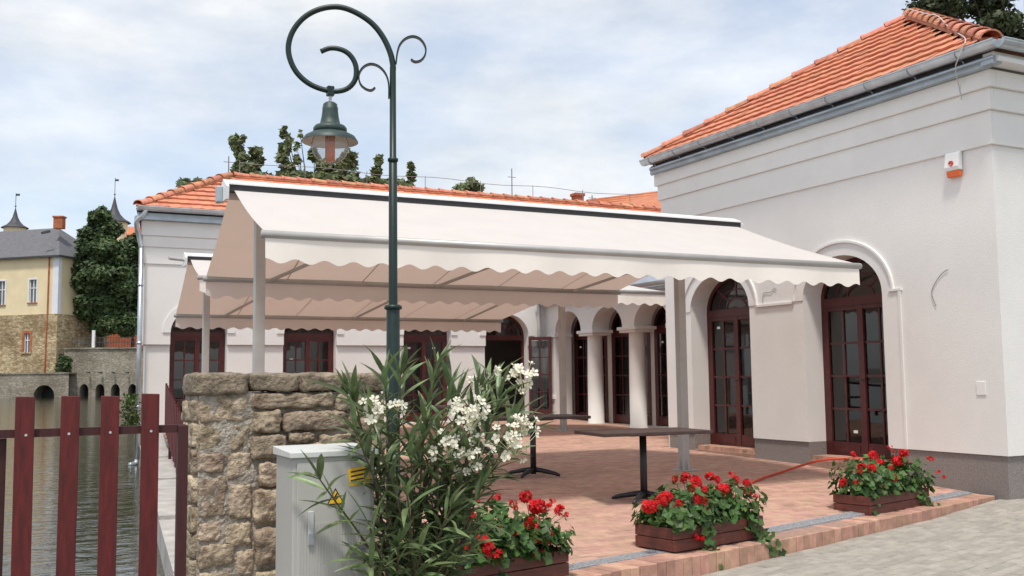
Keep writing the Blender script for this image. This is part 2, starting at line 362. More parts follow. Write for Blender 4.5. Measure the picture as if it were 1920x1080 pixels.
# grey sett paving
pg = MB(); xs = [-3, 5, 6.5, 8, 8.7, 9.4, 10.0, 24]
for a, c in zip(xs, xs[1:]):
    ya = kerb_y(min(a, 10.0))+.02 if a > 2.2 else 5.75; yc = kerb_y(min(c, 10.0))+.02
    if a >= 10: ya = yc = 7.75
    pg.quad((a, -6, pz(a)-.012), (c, -6, pz(c)-.012), (c, yc, pz(c)-.012), (a, ya if a > 0 else 4.99, pz(a)-.012))
paving = pg.build('paving', 'sett_joint'); paving['kind'] = 'structure'
stm = slab_mesh('sett', 'sett', .192, .094, .05, .008)
cells = []
v = -.06; j = 0
while v > -4.6:
    u = -2.2+(.1 if j % 2 else 0)
    while u < 9.2:
        p = KA+kd*u+kn*v
        a_, b_, w_ = proj((p.x, p.y, pz(p.x)))
        if -250 < a_ < 2300 and b_ < 1320: cells.append((p.x, p.y, 0 if (a_ < 1930 and b_ < 1085 and (a_ > 1300)) else 1, w_))
        u += .2
    v -= .1; j += 1
j = 0; v = .04
while v < 1.9:                                       # strip in front of the pavilion's end wall
    u = 6.08+(.1 if j % 2 else 0)
    while u < 9.5:
        p = KA+kd*u+kn*v
        if p.y < 7.64 and p.x > 10.0: a_, b_, w_ = proj((p.x, p.y, 0)); cells.append((p.x, p.y, 0 if a_ < 1925 else 1, w_))
        u += .2
    v += .1; j += 1
cells.sort(key=lambda c: (c[2], c[3])); rest = MB()
for i, (x, y, _, w_) in enumerate(cells):
    sx = -.023 if 5 < x < 8.7 else (-.052 if 8.7 <= x < 10 else 0)
    mw = Matrix.Translation((x, y, pz(x)+random.uniform(-.004, .003))) @ Matrix.Rotation(ang+random.uniform(-.02, .02), 4, 'Z') @ Matrix.Rotation(sx+random.uniform(-.012, .012), 4, 'Y') @ Matrix.Rotation(random.uniform(-.015, .015), 4, 'X')
    if i < 300: inst('sett', stm, paving, mw)
    else: dupmesh(rest, stm, mw)
rest.build('sett_field', 'sett', paving, recalc=False)['kind'] = 'stuff'
# concrete walkway along the water
wk = MB()
for a, c in zip([5.6, 8, 11, 15, 19, 22.5], [8, 11, 15, 19, 22.5]):
    A, B_ = pond_x(a), pond_x(c)
    wk.obox((A, a, -.6), (.62, 0, 0), (B_-A, c-a, 0), (0, 0, .6+fz(a)*.3))
wk.build('walkway', 'concrete')['kind'] = 'structure'

# ------------------------------------------------------------------ architecture helpers
def arch_z(u, w, zs, rise): return zs+rise*math.sqrt(max(0, 1-(2*u/w)**2))
def wall_open(b, O, ux, n, Lw, z0, z1, ops, dep, back=True, sill=True):
    # O base point at u=0; ux unit along; n outward normal; ops: (uc, w, zb, zs, rise)
    O, ux, n = Vector(O), Vector(ux), Vector(n); Z = Vector((0, 0, 1))
    for side in ((0, 1) if back else (0,)):
        o = O-n*dep*side; P = lambda u, z: o+ux*u+Z*(z-O.z)
        cur = 0
        for uc, w, zb, zs, rise in sorted(ops):
            b.quad(P(cur, z0), P(uc-w/2, z0), P(uc-w/2, z1), P(cur, z1))
            if zb > z0+.001: b.quad(P(uc-w/2, z0), P(uc+w/2, z0), P(uc+w/2, zb), P(uc-w/2, zb))
            us = [-w/2*math.cos(math.pi*i/20) for i in range(21)]
            for a, c in zip(us, us[1:]): b.quad(P(uc+a, arch_z(a, w, zs, rise)), P(uc+c, arch_z(c, w, zs, rise)), P(uc+c, z1), P(uc+a, z1))
            cur = uc+w/2
        b.quad(P(cur, z0), P(Lw, z0), P(Lw, z1), P(cur, z1))
    P = lambda u, z: O+ux*u+Z*(z-O.z); D = -n*dep
    for uc, w, zb, zs, rise in ops:
        us = [-w/2*math.cos(math.pi*i/20) for i in range(21)]
        pts = [P(uc-w/2, zb)]+[P(uc+a, arch_z(a, w, zs, rise)) for a in us]+[P(uc+w/2, zb)]
        for a, c in zip(pts, pts[1:]): b.quad(a, c, c+D, a+D)
        if sill: b.quad(pts[0], pts[-1], pts[-1]+D, pts[0]+D)
    return b
def arch_band(b, C0, ux, n, w, zb, zs, rise, t_out, t_in, th, legs=True):
    # raised band round an arch; C0 centre at z=0 on wall face
    C0, ux, n = Vector(C0), Vector(ux), Vector(n); Z = Vector((0, 0, 1))
    def out(off):
        ww = w/2+off; pts = []
        if legs: pts.append((-ww, zb))
        for i in range(25):
            a = math.pi*(1-i/24); pts.append((ww*math.cos(a), zs+(rise+off)*math.sin(a)))
        if legs: pts.append((ww, zb))
        return [C0+ux*u+Z*z for u, z in pts]
    A, B_ = out(t_out), out(t_in); f = n*th
    for i in range(len(A)-1):
        b.add([A[i], A[i+1], B_[i+1], B_[i], A[i]+f, A[i+1]+f, B_[i+1]+f, B_[i]+f],
              [(4, 5, 6, 7), (0, 1, 5, 4), (3, 2, 6, 7), (0, 3, 7, 4), (1, 2, 6, 5)])
    return b
def glazed_door(bld, C0, ux, n, w, zb, zs, rise, rows=4, cols=4, panel=.2, closed=True, transom_h=.1, ft=.06, stickers=()):
    """door in an arched opening; C0 centre at z=0 on the door plane (outer face)"""
    C0, ux, n = Vector(C0), Vector(ux), Vector(n); Z = Vector((0, 0, 1))
    P = lambda u, z, d=0: C0+ux*u+Z*z+n*d
    fr = arch_band(MB(), C0-n*.07, ux, n, w, zb, zs, rise, 0, -ft, .07)
    d = fr.build('door' if panel else 'window', 'frame_red', bld)
    def bx(b_, u0, u1, z0, z1, d0, d1): b_.obox(P(u0, z0, d0), ux*(u1-u0), Z*(z1-z0), n*(d1-d0))
    tb = MB(); bx(tb, -w/2+ft*.5, w/2-ft*.5, zs-transom_h, zs+.02, -.065, .012); tb.build('transom', 'frame_red', d)
    # fanlight
    ri = .36; fb = MB(); hw = w/2-ft; hr = rise-ft; zf = zs+.02
    E_ = lambda k, a: P(hw*k*math.cos(a), zf+(hr-.02)*k*math.sin(a), -.035)
    angs = [math.pi*k/4 for k in range(1, 4)]
    for a in angs: fb.bar(E_(ri, a), E_(1.0, a), .03, .03, up=n)
    arc = [E_(ri, math.pi*k/14) for k in range(15)]
    for p, q in zip(arc, arc[1:]): fb.bar(p, q+(q-p)*.08, .03, .03, up=n)
    arc2 = [E_(.66, math.pi*k/18) for k in range(19)]
    for p, q in zip(arc2, arc2[1:]): fb.bar(p, q+(q-p)*.08, .024, .024, up=n)
    fb.build('fanlight_bars', 'frame_red', d)
    for k in range(4):
        a0, a1 = math.pi*k/4, math.pi*(k+1)/4; st = [a0+(a1-a0)*i/5 for i in range(6)]
        poly = [E_(ri, a) for a in st]+[E_(1, a) for a in reversed(st)]
        MB().prism(poly, n*.006).build('pane', 'glass', d)
    MB().prism([E_(ri, math.pi*k/10) for k in range(11)], n*.006).build('pane', 'glass', d)
    if not closed: return d
    zt = zs-transom_h; zp = zb+panel; st_ = MB(); u0, u1 = -w/2+ft, w/2-ft
    bx(st_, -.05, .05, zb+.005, zt, -.06, .004)                     # meeting stiles
    bx(st_, u0, u0+.06, zb+.005, zt, -.06, 0); bx(st_, u1-.06, u1, zb+.005, zt, -.06, 0)
    bx(st_, u0+.06, -.05, zt-.06, zt, -.058, -.002); bx(st_, .05, u1-.06, zt-.06, zt, -.058, -.002)
    st_.build('leaf_frame', 'frame_red', d)
    pn = MB(); bx(pn, u0+.06, -.05, zb+.01, zp, -.055, -.006); bx(pn, .05, u1-.06, zb+.01, zp, -.055, -.006)
    bx(pn, u0+.1, -.09, zb+.05, zp-.04, -.006, .004); bx(pn, .09, u1-.1, zb+.05, zp-.04, -.006, .004); pn.build('kick_panel', 'frame_red', d)
    mb_ = MB(); half = cols//2; zr = zt-.06
    spans = []
    for a, c in ((u0+.06, -.05), (.05, u1-.06)):
        for k in range(half): spans.append((a+(c-a)*k/half, a+(c-a)*(k+1)/half))
        for k in range(1, half): um = a+(c-a)*k/half; bx(mb_, um-.014, um+.014, zp, zr, -.05, -.012)
        for k in range(1, rows): zm = zp+(zr-zp)*k/rows; bx(mb_, a, c, zm-.014, zm+.014, -.048, -.014)
    mb_.build('muntins', 'frame_red', d)
    sw = spans[0][1]-spans[0][0]; sh = (zr-zp)/rows
    pm = MB(); pm.obox(ux*(-sw/2+.004)+Z*(-sh/2+.004), ux*(sw-.008), Z*(sh-.008), n*.005); pme = pm.mesh('pane', 'glass')
    for a, c in spans:
        for k in range(rows):
            inst('pane', pme, d, Matrix.Translation(P((a+c)/2, zp+sh*(k+.5), -.033)) @ Matrix.Rotation(random.uniform(-.006, .006), 4, 'Z') @ Matrix.Rotation(random.uniform(-.004, .004), 4, tuple(ux)))
    for ci, ri_, dx, dz in stickers:
        a, c = spans[ci]; MB().obox(P((a+c)/2+dx-.03, zp+sh*(ri_+.5)+dz, -.024), ux*.075, Z*.04, n*.003).build('sticker', 'white', d)
    hb = MB(); hb.tube([P(.03, zb+1.05, 0), P(.03, zb+1.05, .05), P(-.07, zb+1.05, .05)], .009, 6); hb.build('handle', 'dark_line', d)
    return d
def tile_mesh(name, mt, w=.228, l=.40, th=.040):
    # interlocking clay tile: profile with a roll; x across, y up the slope, z normal; lower edge at y=0
    m_ = MB(); prof = [(-.5, .003), (-.38, .0), (-.1, .0), (.1, .003), (.3, .007), (.42, .006), (.5, .003)]
    n_ = len(prof)
    for yy, lift in ((0, th), (l, -.004)):
        for x, z in prof: m_.v.append((x*w, yy, z+lift))
    for x, z in prof: m_.v.append((x*w, .012, z*.3-.006))
    for i in range(n_-1): m_.f.append((i, i+1, n_+i+1, n_+i)); m_.f.append((2*n_+i, 2*n_+i+1, i+1, i))
    return m_.mesh(name, mt)
tile_me = tile_mesh('tile', 'tile')
def hip_tile_mesh(name, mt, r0=.125, r1=.095, l=.44):
    m_ = MB(); n_ = 8
    for yy, r in ((0, r0), (l*.14, r0), (l*.16, r0*.9), (l, r1)):
        for k in range(n_+1): a = math.pi*k/n_; m_.v.append((r*math.cos(a), yy, r*.8*math.sin(a)))
    for i in range(3):
        for k in range(n_): m_.f.append((i*(n_+1)+k, i*(n_+1)+k+1, (i+1)*(n_+1)+k+1, (i+1)*(n_+1)+k))
    k0 = len(m_.v)
    for k in range(n_+1): a = math.pi*k/n_; m_.v.append((r0*.84*math.cos(a), 0, r0*.8*.84*math.sin(a)))
    for k in range(n_): m_.f.append((k, k0+k, k0+k+1, k+1))
    return m_.mesh(name, mt)
hip_me = hip_tile_mesh('ridge_tile', 'ridge_tile')
def lay_tiles(parent, E0, ex, Ln, ey, inside, limit, counter, pitch_rows=.335, cw=.225, nrows=20, restmb=None):
    """tiles on a slope: E0 eave start, ex along eave, ey up-slope unit; inside(u, v) says whether a tile centre is on the slope"""
    ez = Vector(ex).cross(Vector(ey)).normalized()
    if ez.z < 0: ez = -ez
    for r in range(nrows):
        for c in range(int(Ln/cw)+1):
            u = (c+.5)*cw; v_ = r*pitch_rows
            if not inside(u, v_+.12): continue
            o_ = Vector(E0)+Vector(ex)*u+Vector(ey)*v_+ez*random.uniform(-.003, .004)
            exx = Vector(ey).cross(ez)
            mw = frame_mat(o_, exx, ey, ez) @ Matrix.Rotation(random.uniform(-.006, .006), 4, 'Z')
            if counter[0] < limit: inst('tile', tile_me, parent, mw); counter[0] += 1
            else: dupmesh(restmb, tile_me, mw)
def lay_ridge(parent, A, B_, step=.36, lift=.05, seed=0):
    A, B_ = Vector(A), Vector(B_); d = (B_-A).normalized(); x = d.cross(Vector((0, 0, 1))).normalized(); z = x.cross(d)
    n_ = int((B_-A).length/step)
    MB().bar(A+d*.05, A+d*((n_-.1)*step), .17, .07).build('mortar_bed', 'ridge_tile', parent)
    for i in range(n_):
        mw = frame_mat(A+d*(i*step)+z*lift, x, d, z) @ Matrix.Rotation(random.uniform(-.02, .02), 4, 'Z') @ Matrix.Rotation(-.03, 4, 'X')
        inst('ridge_tile', hip_me, parent, mw)

# ------------------------------------------------------------------ white pavilion on the right
XW, Y0, Y1, X2 = 10.12, 7.65, 14.1, 17.5
pv = thing('pavilion', (XW, Y0, 0), 'large white stuccoed pavilion on the right with hipped tile roof and arched doors', 'building')
D1 = (10.07, 1.44); D2 = (12.675, 1.46); ZB, ZS, RISE = .30, 2.47, .56
ops = [(D1[0]-Y0, D1[1], ZB, ZS, RISE), (D2[0]-Y0, D2[1], ZB, ZS, RISE)]
b = MB(); wall_open(b, (XW, Y0, .485), (0, 1, 0), (-1, 0, 0), Y1-Y0, .485, 5.0, [(u, w, .485, zs, r) for u, w, zb, zs, r in ops], .36, sill=False)
b.quad((XW, Y0, .485), (X2, Y0, .485), (X2, Y0, 5.0), (XW, Y0, 5.0)); b.quad((XW, Y1, .2), (X2, Y1, .2), (X2, Y1, 5), (XW, Y1, 5)); b.quad((X2, Y0, -.1), (X2, Y1, -.1), (X2, Y1, 5), (X2, Y0, 5))
b.quad((XW, Y0, .485), (X2, Y0, .485), (X2, Y0+.04, .485), (XW, Y0+.04, .485))
b.build('wall', 'stucco', pv)
cur = Y0+.03
for yc, w in (D1, D2, (Y1+.5, 1.0)):
    MB().box(XW+.02, XW+.40, cur, yc-w/2, -.3, .484).build('plinth', 'pebble_plinth', pv); cur = yc+w/2
MB().box(XW+.401, X2, Y0+.03, Y0+.4, -.3, .484).build('plinth', 'pebble_plinth', pv)
# cornice bands stepping out
for i, (za, zb_, pr) in enumerate(((4.045, 4.445, .03), (4.445, 4.70, .065), (4.70, 4.90, .105))):
    b = MB(); b.box(XW-pr, XW, Y0-pr, Y1+pr, za, zb_); b.box(XW, X2, Y0-pr, Y0, za, zb_); b.build('cornice_band', 'stucco_trim', pv, bevel=.008)
fl = MB()
fl.prism([(XW-.10, Y0-.12, 4.901), (XW-.20, Y0-.22, 4.905), (XW-.20, Y0-.22, 4.96), (XW-.26, Y0-.28, 4.962), (XW-.26, Y0-.28, 4.985), (XW-.10, Y0-.12, 5.07)], (0, Y1-Y0+.3, 0))
fl.box(XW-.243, XW-.097, Y0-.262, Y0-.1, 4.908, 4.981); fl.build('flashing', 'zinc_flash', pv)
fl2 = MB(); fl2.box(XW-.2, X2, Y0-.30, Y0-.10, 4.93, 4.985); fl2.box(XW-.2, X2, Y0-.24, Y0-.10, 5.0, 5.05); fl2.build('flashing', 'white', pv)
b = MB(); b.box(XW-.19, X2, Y0-.2, Y1, 4.99, 5.06); b.build('soffit', 'dark_line', pv)  # near-black colour paints in the shadow beneath the gutter
# gutters: half round with rolled lip
def gutter(parent, a, c, r=.088, out=(-1, 0, 0)):
    a, c = Vector(a), Vector(c); out = Vector(out); b = MB(); n_ = 10; Z = Vector((0, 0, 1))
    ring = [(-r*math.cos(math.pi*k/n_), -r*math.sin(math.pi*k/n_)) for k in range(n_+1)]
    for p, q in zip(ring, ring[1:]):
        b.quad(a+out*p[0]+Z*p[1], a+out*q[0]+Z*q[1], c+out*q[0]+Z*q[1], c+out*p[0]+Z*p[1])
        b.quad(a+out*p[0]*.95+Z*p[1]*.95, a+out*q[0]*.95+Z*q[1]*.95, c+out*q[0]*.95+Z*q[1]*.95, c+out*p[0]*.95+Z*p[1]*.95)
    for e in (a, c): b.add([e+out*p[0]+Z*p[1] for p in ring], [tuple(range(n_+1))])
    b.tube([a+out*r, c+out*r], .012, 8)
    return b.build('gutter', 'zinc', parent, smooth=False, recalc=False)
GZ = 5.135
gt = gutter(pv, (9.84, Y0-.36, GZ), (9.84, 14.25, GZ)); gutter(pv, (9.84, Y0-.36, GZ), (X2, Y0-.36, GZ), out=(0, -1, 0))
for yb in np.linspace(Y0+.15, 14.0, 10):
    k = MB(); k.tube([(9.84-.096*math.cos(math.pi*i/8), yb, GZ-.096*math.sin(math.pi*i/8)) for i in range(6)]+[(9.90, yb, GZ-.10), (9.95, yb, GZ-.17)], .007, 5); k.build('bracket', 'zinc', gt)
for xb in np.linspace(10.4, 13.5, 5):
    k = MB(); k.tube([(xb, Y0-.36-.083*math.cos(math.pi*i/8), GZ-.083*math.sin(math.pi*i/8)) for i in range(7)], .007, 5); k.build('bracket', 'zinc', gt)
# roof
AP = Vector((12.75, 11.05, 7.1)); EX = 9.80; EZ = 5.13
c00, c01 = Vector((EX, Y0-.32, EZ)), Vector((EX, 14.3, EZ)); far_r = Vector((X2, AP.y, 7.1))
b = MB(); b.add([c00, c01, AP, far_r, Vector((X2, Y0-.32, EZ)), Vector((X2, 14.3, EZ))], [(0, 1, 2), (0, 2, 3, 4), (1, 5, 3, 2)])
b.v = [(x, y, z-.03) for x, y, z in b.v]
roof = b.build('roof', 'tile', pv)
ex = Vector((0, 1, 0)); mid = Vector((EX, AP.y, EZ)); ey = (AP-mid); SL = ey.length; ey.normalize(); Ln = c01.y-c00.y; um = AP.y-c00.y
def in_tri(u, v_):
    if v_ > SL: return False
    k = (v_+.08)/SL; return um*k <= u <= Ln-(Ln-um)*k
cnt = [0]; rs = MB(); lay_tiles(roof, c00, ex, Ln, ey, in_tri, 300, cnt, .30, .225, 20, rs); 
eyn = (AP-Vector((AP.x, c00.y, EZ))); SLn = eyn.length; eyn.normalize()
lay_tiles(roof, c00-Vector((0, 0, .075)), Vector((1, 0, 0)), X2-EX, eyn, lambda u, v_: v_ < SLn and u > (AP.x-EX)*v_/SLn+.6, 300, cnt, .30, .225, 14, rs)
if rs.v: rs.build('tile_field', 'tile', roof, recalc=False)['kind'] = 'stuff'
lay_ridge(roof, c01+Vector((.05, -.05, .02)), AP+Vector((.16, -.16, .05)), .40, .03)
lay_ridge(roof, c00+Vector((.05, .05, .02)), AP+Vector((-.1, -.1, 0)), .36, .03)
# doors, architraves, steps
for (yc, w), st in ((D1, ((1, 0, 0, -.1),)), (D2, ((0, 3, 0, .1), (3, 3, 0, .12)))):
    C0 = (XW+.33, yc, 0)
    glazed_door(pv, C0, (0, -1, 0), (-1, 0, 0), w-.004, ZB, ZS, RISE-.002, 4, 4, .19, stickers=st)
    b = arch_band(MB(), (XW, yc, 0), (0, -1, 0), (-1, 0, 0), w, ZB, ZS, RISE, .20, .17, .035, legs=False)
    arch_band(b, (XW, yc, 0), (0, -1, 0), (-1, 0, 0), w, ZB, ZS, RISE, .171, .0, .012, legs=False); b.build('architrave', 'stucco_trim', pv)
    if yc < 11:
        b = MB(); ya, yb = yc-(w/2+.30), yc-w/2; b.box(XW-.012, XW, ya, yb-.001, .484, ZS)
        b.box(XW-.03, XW-.012, ya-.008, ya+.028, .484, ZS); b.box(XW-.032, XW, ya-.02, yb-.12, ZS+.001, ZS+.03); b.build('jamb_trim', 'stucco_trim', pv)
    else:
        b = MB(); b.box(XW-.03, XW, yc-w/2-.95, yc-w/2-.17, ZS-.03, ZS+.002); b.build('impost_ledge', 'stucco_trim', pv)
    st_ = MB().box(XW+.0, XW+.40, yc-w/2+.003, yc+w/2-.003, -.1, ZB-.06).build('step', 'paver_joint', pv)
    sb = MB(); sb.box(-.0475, .0475, 0, .30, 0, .066); sbm = sb.mesh('brick', 'kerb_brick')
    yy = yc-w/2+.055
    while yy < yc+w/2-.04: inst('brick', sbm, st_, frame_mat((XW+.34, yy, ZB-.064+random.uniform(-.002, .002)), (0, 1, 0), (-1, 0, 0), (0, 0, 1))); yy += .1015
# interior shell
b = MB(); b.quad((XW+.41, Y0+.2, .32), (X2-.2, Y0+.2, .32), (X2-.2, Y1-.2, .32), (XW+.41, Y1-.2, .32)); b.build('interior_floor', 'interior_floor', pv)
b = MB(); b.box(XW+3.6, XW+3.75, Y0+.2, Y1-.2, .32, 3.6); b.box(XW+1.2, XW+1.35, 11.1, 11.25, .32, 3.6); b.box(XW+.41, X2-.2, Y1-.25, Y1-.05, .32, 3.6); b.box(XW+.41, X2-.2, Y0+.41, Y0+.5, .32, 3.6); b.build('interior_wall', 'interior', pv)
b = MB(); b.box(XW+2.2, XW+2.9, 10.0, 11.6, .32, 1.3); b.box(XW+2.4, XW+2.9, 12.2, 13.6, .32, 1.35); b.box(XW+.41, X2-.2, Y0+.2, Y1-.2, 3.55, 3.6); b.build('interior_counter', 'white', pv)
# alarm box, plate, cables on the pavilion wall
a0 = onx((1779, 290), XW); a1 = onx((1808, 333), XW); za, zb_ = a0.z, a1.z+.02; ya, yb = a1.y+.0, a0.y
al = thing('alarm_box', (XW, (ya+yb)/2, zb_), 'white alarm siren box with orange lamp high on the right wall', 'alarm')
b = MB(); b.prism([(XW-.015, ya, zb_+.075), (XW-.085, ya, zb_+.075), (XW-.10, ya, zb_+.12), (XW-.075, ya, za-.02), (XW-.06, ya, za), (XW-.015, ya, za)], (0, yb-ya, 0)); b.build('case', 'white', al, bevel=.01)
b = MB(); b.prism([(XW-.015, ya+.01, zb_), (XW-.06, ya+.01, zb_), (XW-.08, ya+.01, zb_+.073), (XW-.015, ya+.01, zb_+.073)], (0, yb-ya-.02, 0)); b.build('lamp', 'orange', al, bevel=.008)
b = MB(); yc_ = (ya+yb)/2; zc_ = (za+zb_)/2+.01
for k in range(10):
    a, c = 2*math.pi*k/10*.8, 2*math.pi*(k+1)/10*.8
    b.bar((XW-.099, yc_+.028*math.cos(a), zc_+.028*math.sin(a)), (XW-.099, yc_+.028*math.cos(c), zc_+.028*math.sin(c)), .012, .014)
b.bar((XW-.099, yc_-.02, zc_), (XW-.099, yc_+.03, zc_), .012, .014); b.build('emblem', 'red_print', al)
MB().box(XW-.015, XW, ya+.02, yb-.02, zb_+.05, za-.02).build('back_plate', 'cable_dark', al)
p0 = onx((1831, 715), XW); p1 = onx((1850, 741), XW)
tag(MB().box(XW-.012, XW-.001, p1.y, p0.y, p1.z, p0.z).build('cover_plate', 'stucco_trim', None, bevel=.004, shift=(XW, p0.y, p1.z)), 'small square white cover plate low on the right wall near the corner', 'cover plate')
def cable(name, pts, r, mt, label, cat): 
    return tag(MB().tube(pts, r, 6).build(name, mt, None, smooth=True, shift=pts[0]), label, cat)
def smoothpath(pts, n=6):
    pts = [Vector(p) for p in pts]; out = []
    for i in range(len(pts)-1):
        p0 = pts[max(0, i-1)]; p1 = pts[i]; p2 = pts[i+1]; p3 = pts[min(len(pts)-1, i+2)]
        for k in range(n):
            t_ = k/n; out.append(.5*((2*p1)+(p2-p0)*t_+(2*p0-5*p1+4*p2-p3)*t_*t_+(3*p1-p0-3*p2+p3)*t_**3))
    return out+[pts[-1]]
cable('wall_cable', smoothpath([onx(p, XW-.012) for p in ((1777, 505), (1764, 515), (1751, 535), (1747, 552), (1755, 574))]), .004, 'cable_dark', 'thin curved cable end hanging loose on the right wall', 'cable')
cable('wall_cable', smoothpath([onx(p, XW-.012) for p in ((1430, 568), (1432, 550), (1445, 548), (1452, 540), (1455, 545))]), .004, 'cable_dark', 'short crooked cable between the two arched doors under the awning', 'cable')
cable('lightning_cable', smoothpath([onx(p, x) for p, x in (((1698, 15), 12.0), ((1735, 25), 11.5), ((1758, 30), 11.1), ((1776, 48), 10.75), ((1796, 62), 10.4), ((1808, 70), 10.05), ((1810, 78), 9.76), ((1804, 92), 9.738), ((1796, 112), 9.735), ((1792, 124), 9.80), ((1793, 140), 9.86), ((1798, 162), 10.0), ((1803, 187), 10.01))]), .007, 'cable', 'pale lightning conductor cable bent over the pavilion roof and gutter', 'cable')

# ------------------------------------------------------------------ back building
YB, XB0, XB1 = 22.0, 2.62, 18.6
bb = thing('back_building', (XB0, YB, 0), 'long white building behind the awnings with arched windows and tile roof', 'building')
WOP = [(3.745, 1.17), (6.15, 1.2), (8.95, 1.2), (11.05, 1.17)]
b = MB(); wall_open(b, (XB0, YB, 2.2), (1, 0, 0), (0, -1, 0), XB1-XB0, 2.2, 4.8, [(x-XB0, w, 2.2, 2.45, .53) for x, w in WOP], .35, sill=False)
wall_open(b, (XB0, YB, .0), (1, 0, 0), (0, -1, 0), .38, -.4, 2.2, [], .3, back=False)
b.v = [(x, y, z) for x, y, z in b.v]
b.quad((XB0, YB, 2.2), (XB0+.75, YB+5, 2.2), (XB0+.75, YB+5, 4.8), (XB0, YB, 4.8)); b.quad((XB0+.75, YB+5, 0), (XB1, YB+5, 0), (XB1, YB+5, 4.8), (XB0+.75, YB+5, 4.8)); b.quad((XB1, YB, 0), (XB1, YB+5, 0), (XB1, YB+5, 4.8), (XB1, YB, 4.8))
# drop the provisional corner faces and build the recessed lower storey
b2 = MB()
for f in b.f:
    vs_ = [b.v[i] for i in f]
    if max(v[2] for v in vs_) <= 2.2001 and min(v[2] for v in vs_) < -.3: continue
    b2.add(vs_, [tuple(range(len(vs_)))])
b2.build('wall', 'stucco', bb)
b = MB(); YL = YB+.06
for (xa_, xb_) in zip([XB0+.06]+[x+w/2 for x, w in WOP], [x-w/2 for x, w in WOP]+[XB1]): b.box(xa_, xb_, YL, YL+.3, -.6, 2.1995)
for x, w in WOP: b.box(x-w/2, x+w/2, YL, YL+.3, -.6, .42)
b.quad((XB0+.06, YL, -.6), (XB0+.81, YB+5, -.6), (XB0+.81, YB+5, 2.199), (XB0+.06, YL, 2.199)); b.build('lower_wall', 'stucco', bb)
for za, zb_, pr in ((3.88, 4.235, .025), (4.235, 4.47, .05), (4.47, 4.78, .08)):
    b = MB(); b.box(XB0-pr, XB1, YB-pr, YB, za, zb_); b.obox((XB0-pr, YB+.001, za+.001), (pr, 0, 0), (.75, 5, 0), (0, 0, zb_-za-.002)); b.build('cornice_band', 'stucco_trim', bb, bevel=.008)
b = MB(); b.box(XB0-.22, XB1, YB-.22, YB, 4.782, 4.85); b.box(XB0-.16, XB1, YB-.16, YB, 4.85, 4.93); b.build('flashing', 'zinc_flash', bb)
b = MB(); b.prism([(XB0-.14, YB-.14, 4.93), (XB1, YB-.14, 4.93), (XB1, YB+5.1, 4.93), (XB0+.62, YB+5.1, 4.93)], (0, 0, .04)); b.build('soffit', 'dark_line', bb)  # same near-black, eave shadow put into the colour
gutter(bb, (XB0-.2, YB-.28, 5.03), (XB1, YB-.28, 5.03), .085, (0, -1, 0))
RZ = 6.3; e0 = Vector((XB0-.22, YB-.26, 5.03)); r0 = Vector((4.85, YB+2.2, RZ)); r1 = Vector((XB1, YB+2.2, RZ))
b = MB(); b.add([e0, (XB1, e0.y, e0.z), r1, r0, (XB0+.5, YB+4.7, 5.03), (XB1, YB+4.7, 5.03)], [(0, 1, 2, 3), (0, 3, 4), (4, 5, 2, 3)]); b.v = [(x, y, z-.03) for x, y, z in b.v]
rf = b.build('roof', 'tile', bb)
ey = Vector((0, 2.46, RZ-5.03)); SLb = ey.length; ey.normalize(); cnt = [0]; rs = MB()
lay_tiles(rf, e0, Vector((1, 0, 0)), XB1-e0.x, ey, lambda u, v_: v_ < SLb and u > (r0.x-e0.x)*v_/SLb-.02 and (u < 4 or v_ > 1.2), 290, cnt, .33, .225, 9, rs)
if rs.v: rs.build('tile_field', 'tile', rf, recalc=False)['kind'] = 'stuff'
lay_ridge(rf, e0+Vector((.05, .05, .02)), r0+Vector((-.1, -.1, 0)), .38, .03); lay_ridge(rf, r0, r1, .38, .03)
for i, (x, w) in enumerate(WOP):
    C0 = (x, YB+.24, 0)
    st = ((), ((0, 2, 0, .2),), ((0, 3, 0, .05), (2, 3, .1, .05)), ())[i]
    d = glazed_door(bb, C0, (1, 0, 0), (0, -1, 0), w-.004, .43, 2.45, .528, 4, 4, .2, closed=(i != 3), stickers=st)
    b = arch_band(MB(), (x, YB, 0), (1, 0, 0), (0, -1, 0), w, .43, 2.45, .53, .16, 0, .025, legs=False); b.build('architrave', 'stucco_trim', bb)
# open leaf of the rightmost door, swung outward
hx, hy = 11.62, YB+.2; lv = Vector((math.cos(R(-38)), math.sin(R(-38)), 0)); ln = Vector((lv.y, -lv.x, 0)); LW = .56
b = MB(); Z = Vector((0, 0, 1)); H0 = Vector((hx, hy-.25, 0))
for a, c, z0, z1 in ((0, .07, .45, 2.42), (LW-.07, LW, .45, 2.42), (.07, LW-.07, 2.34, 2.42), (.07, LW-.07, .45, .65)): b.obox(H0+lv*a+Z*z0, lv*(c-a), Z*(z1-z0), ln*.05)
b.obox(H0+lv*(LW/2-.012)+Z*.65+ln*.008, lv*.024, Z*1.69, ln*.03)
for k in range(1, 4): b.obox(H0+lv*.07+Z*(.65+1.69*k/4-.012)+ln*.01, lv*(LW-.14), Z*.024, ln*.026)
od = b.build('open_leaf', 'frame_red', bb)
for c in range(2):
    for k in range(4): MB().obox(H0+lv*(.075+c*(LW/2-.06))+Z*(.66+1.69*k/4)+ln*.02, lv*(LW/2-.095), Z*.40, ln*.005).build('pane', 'glass', od)
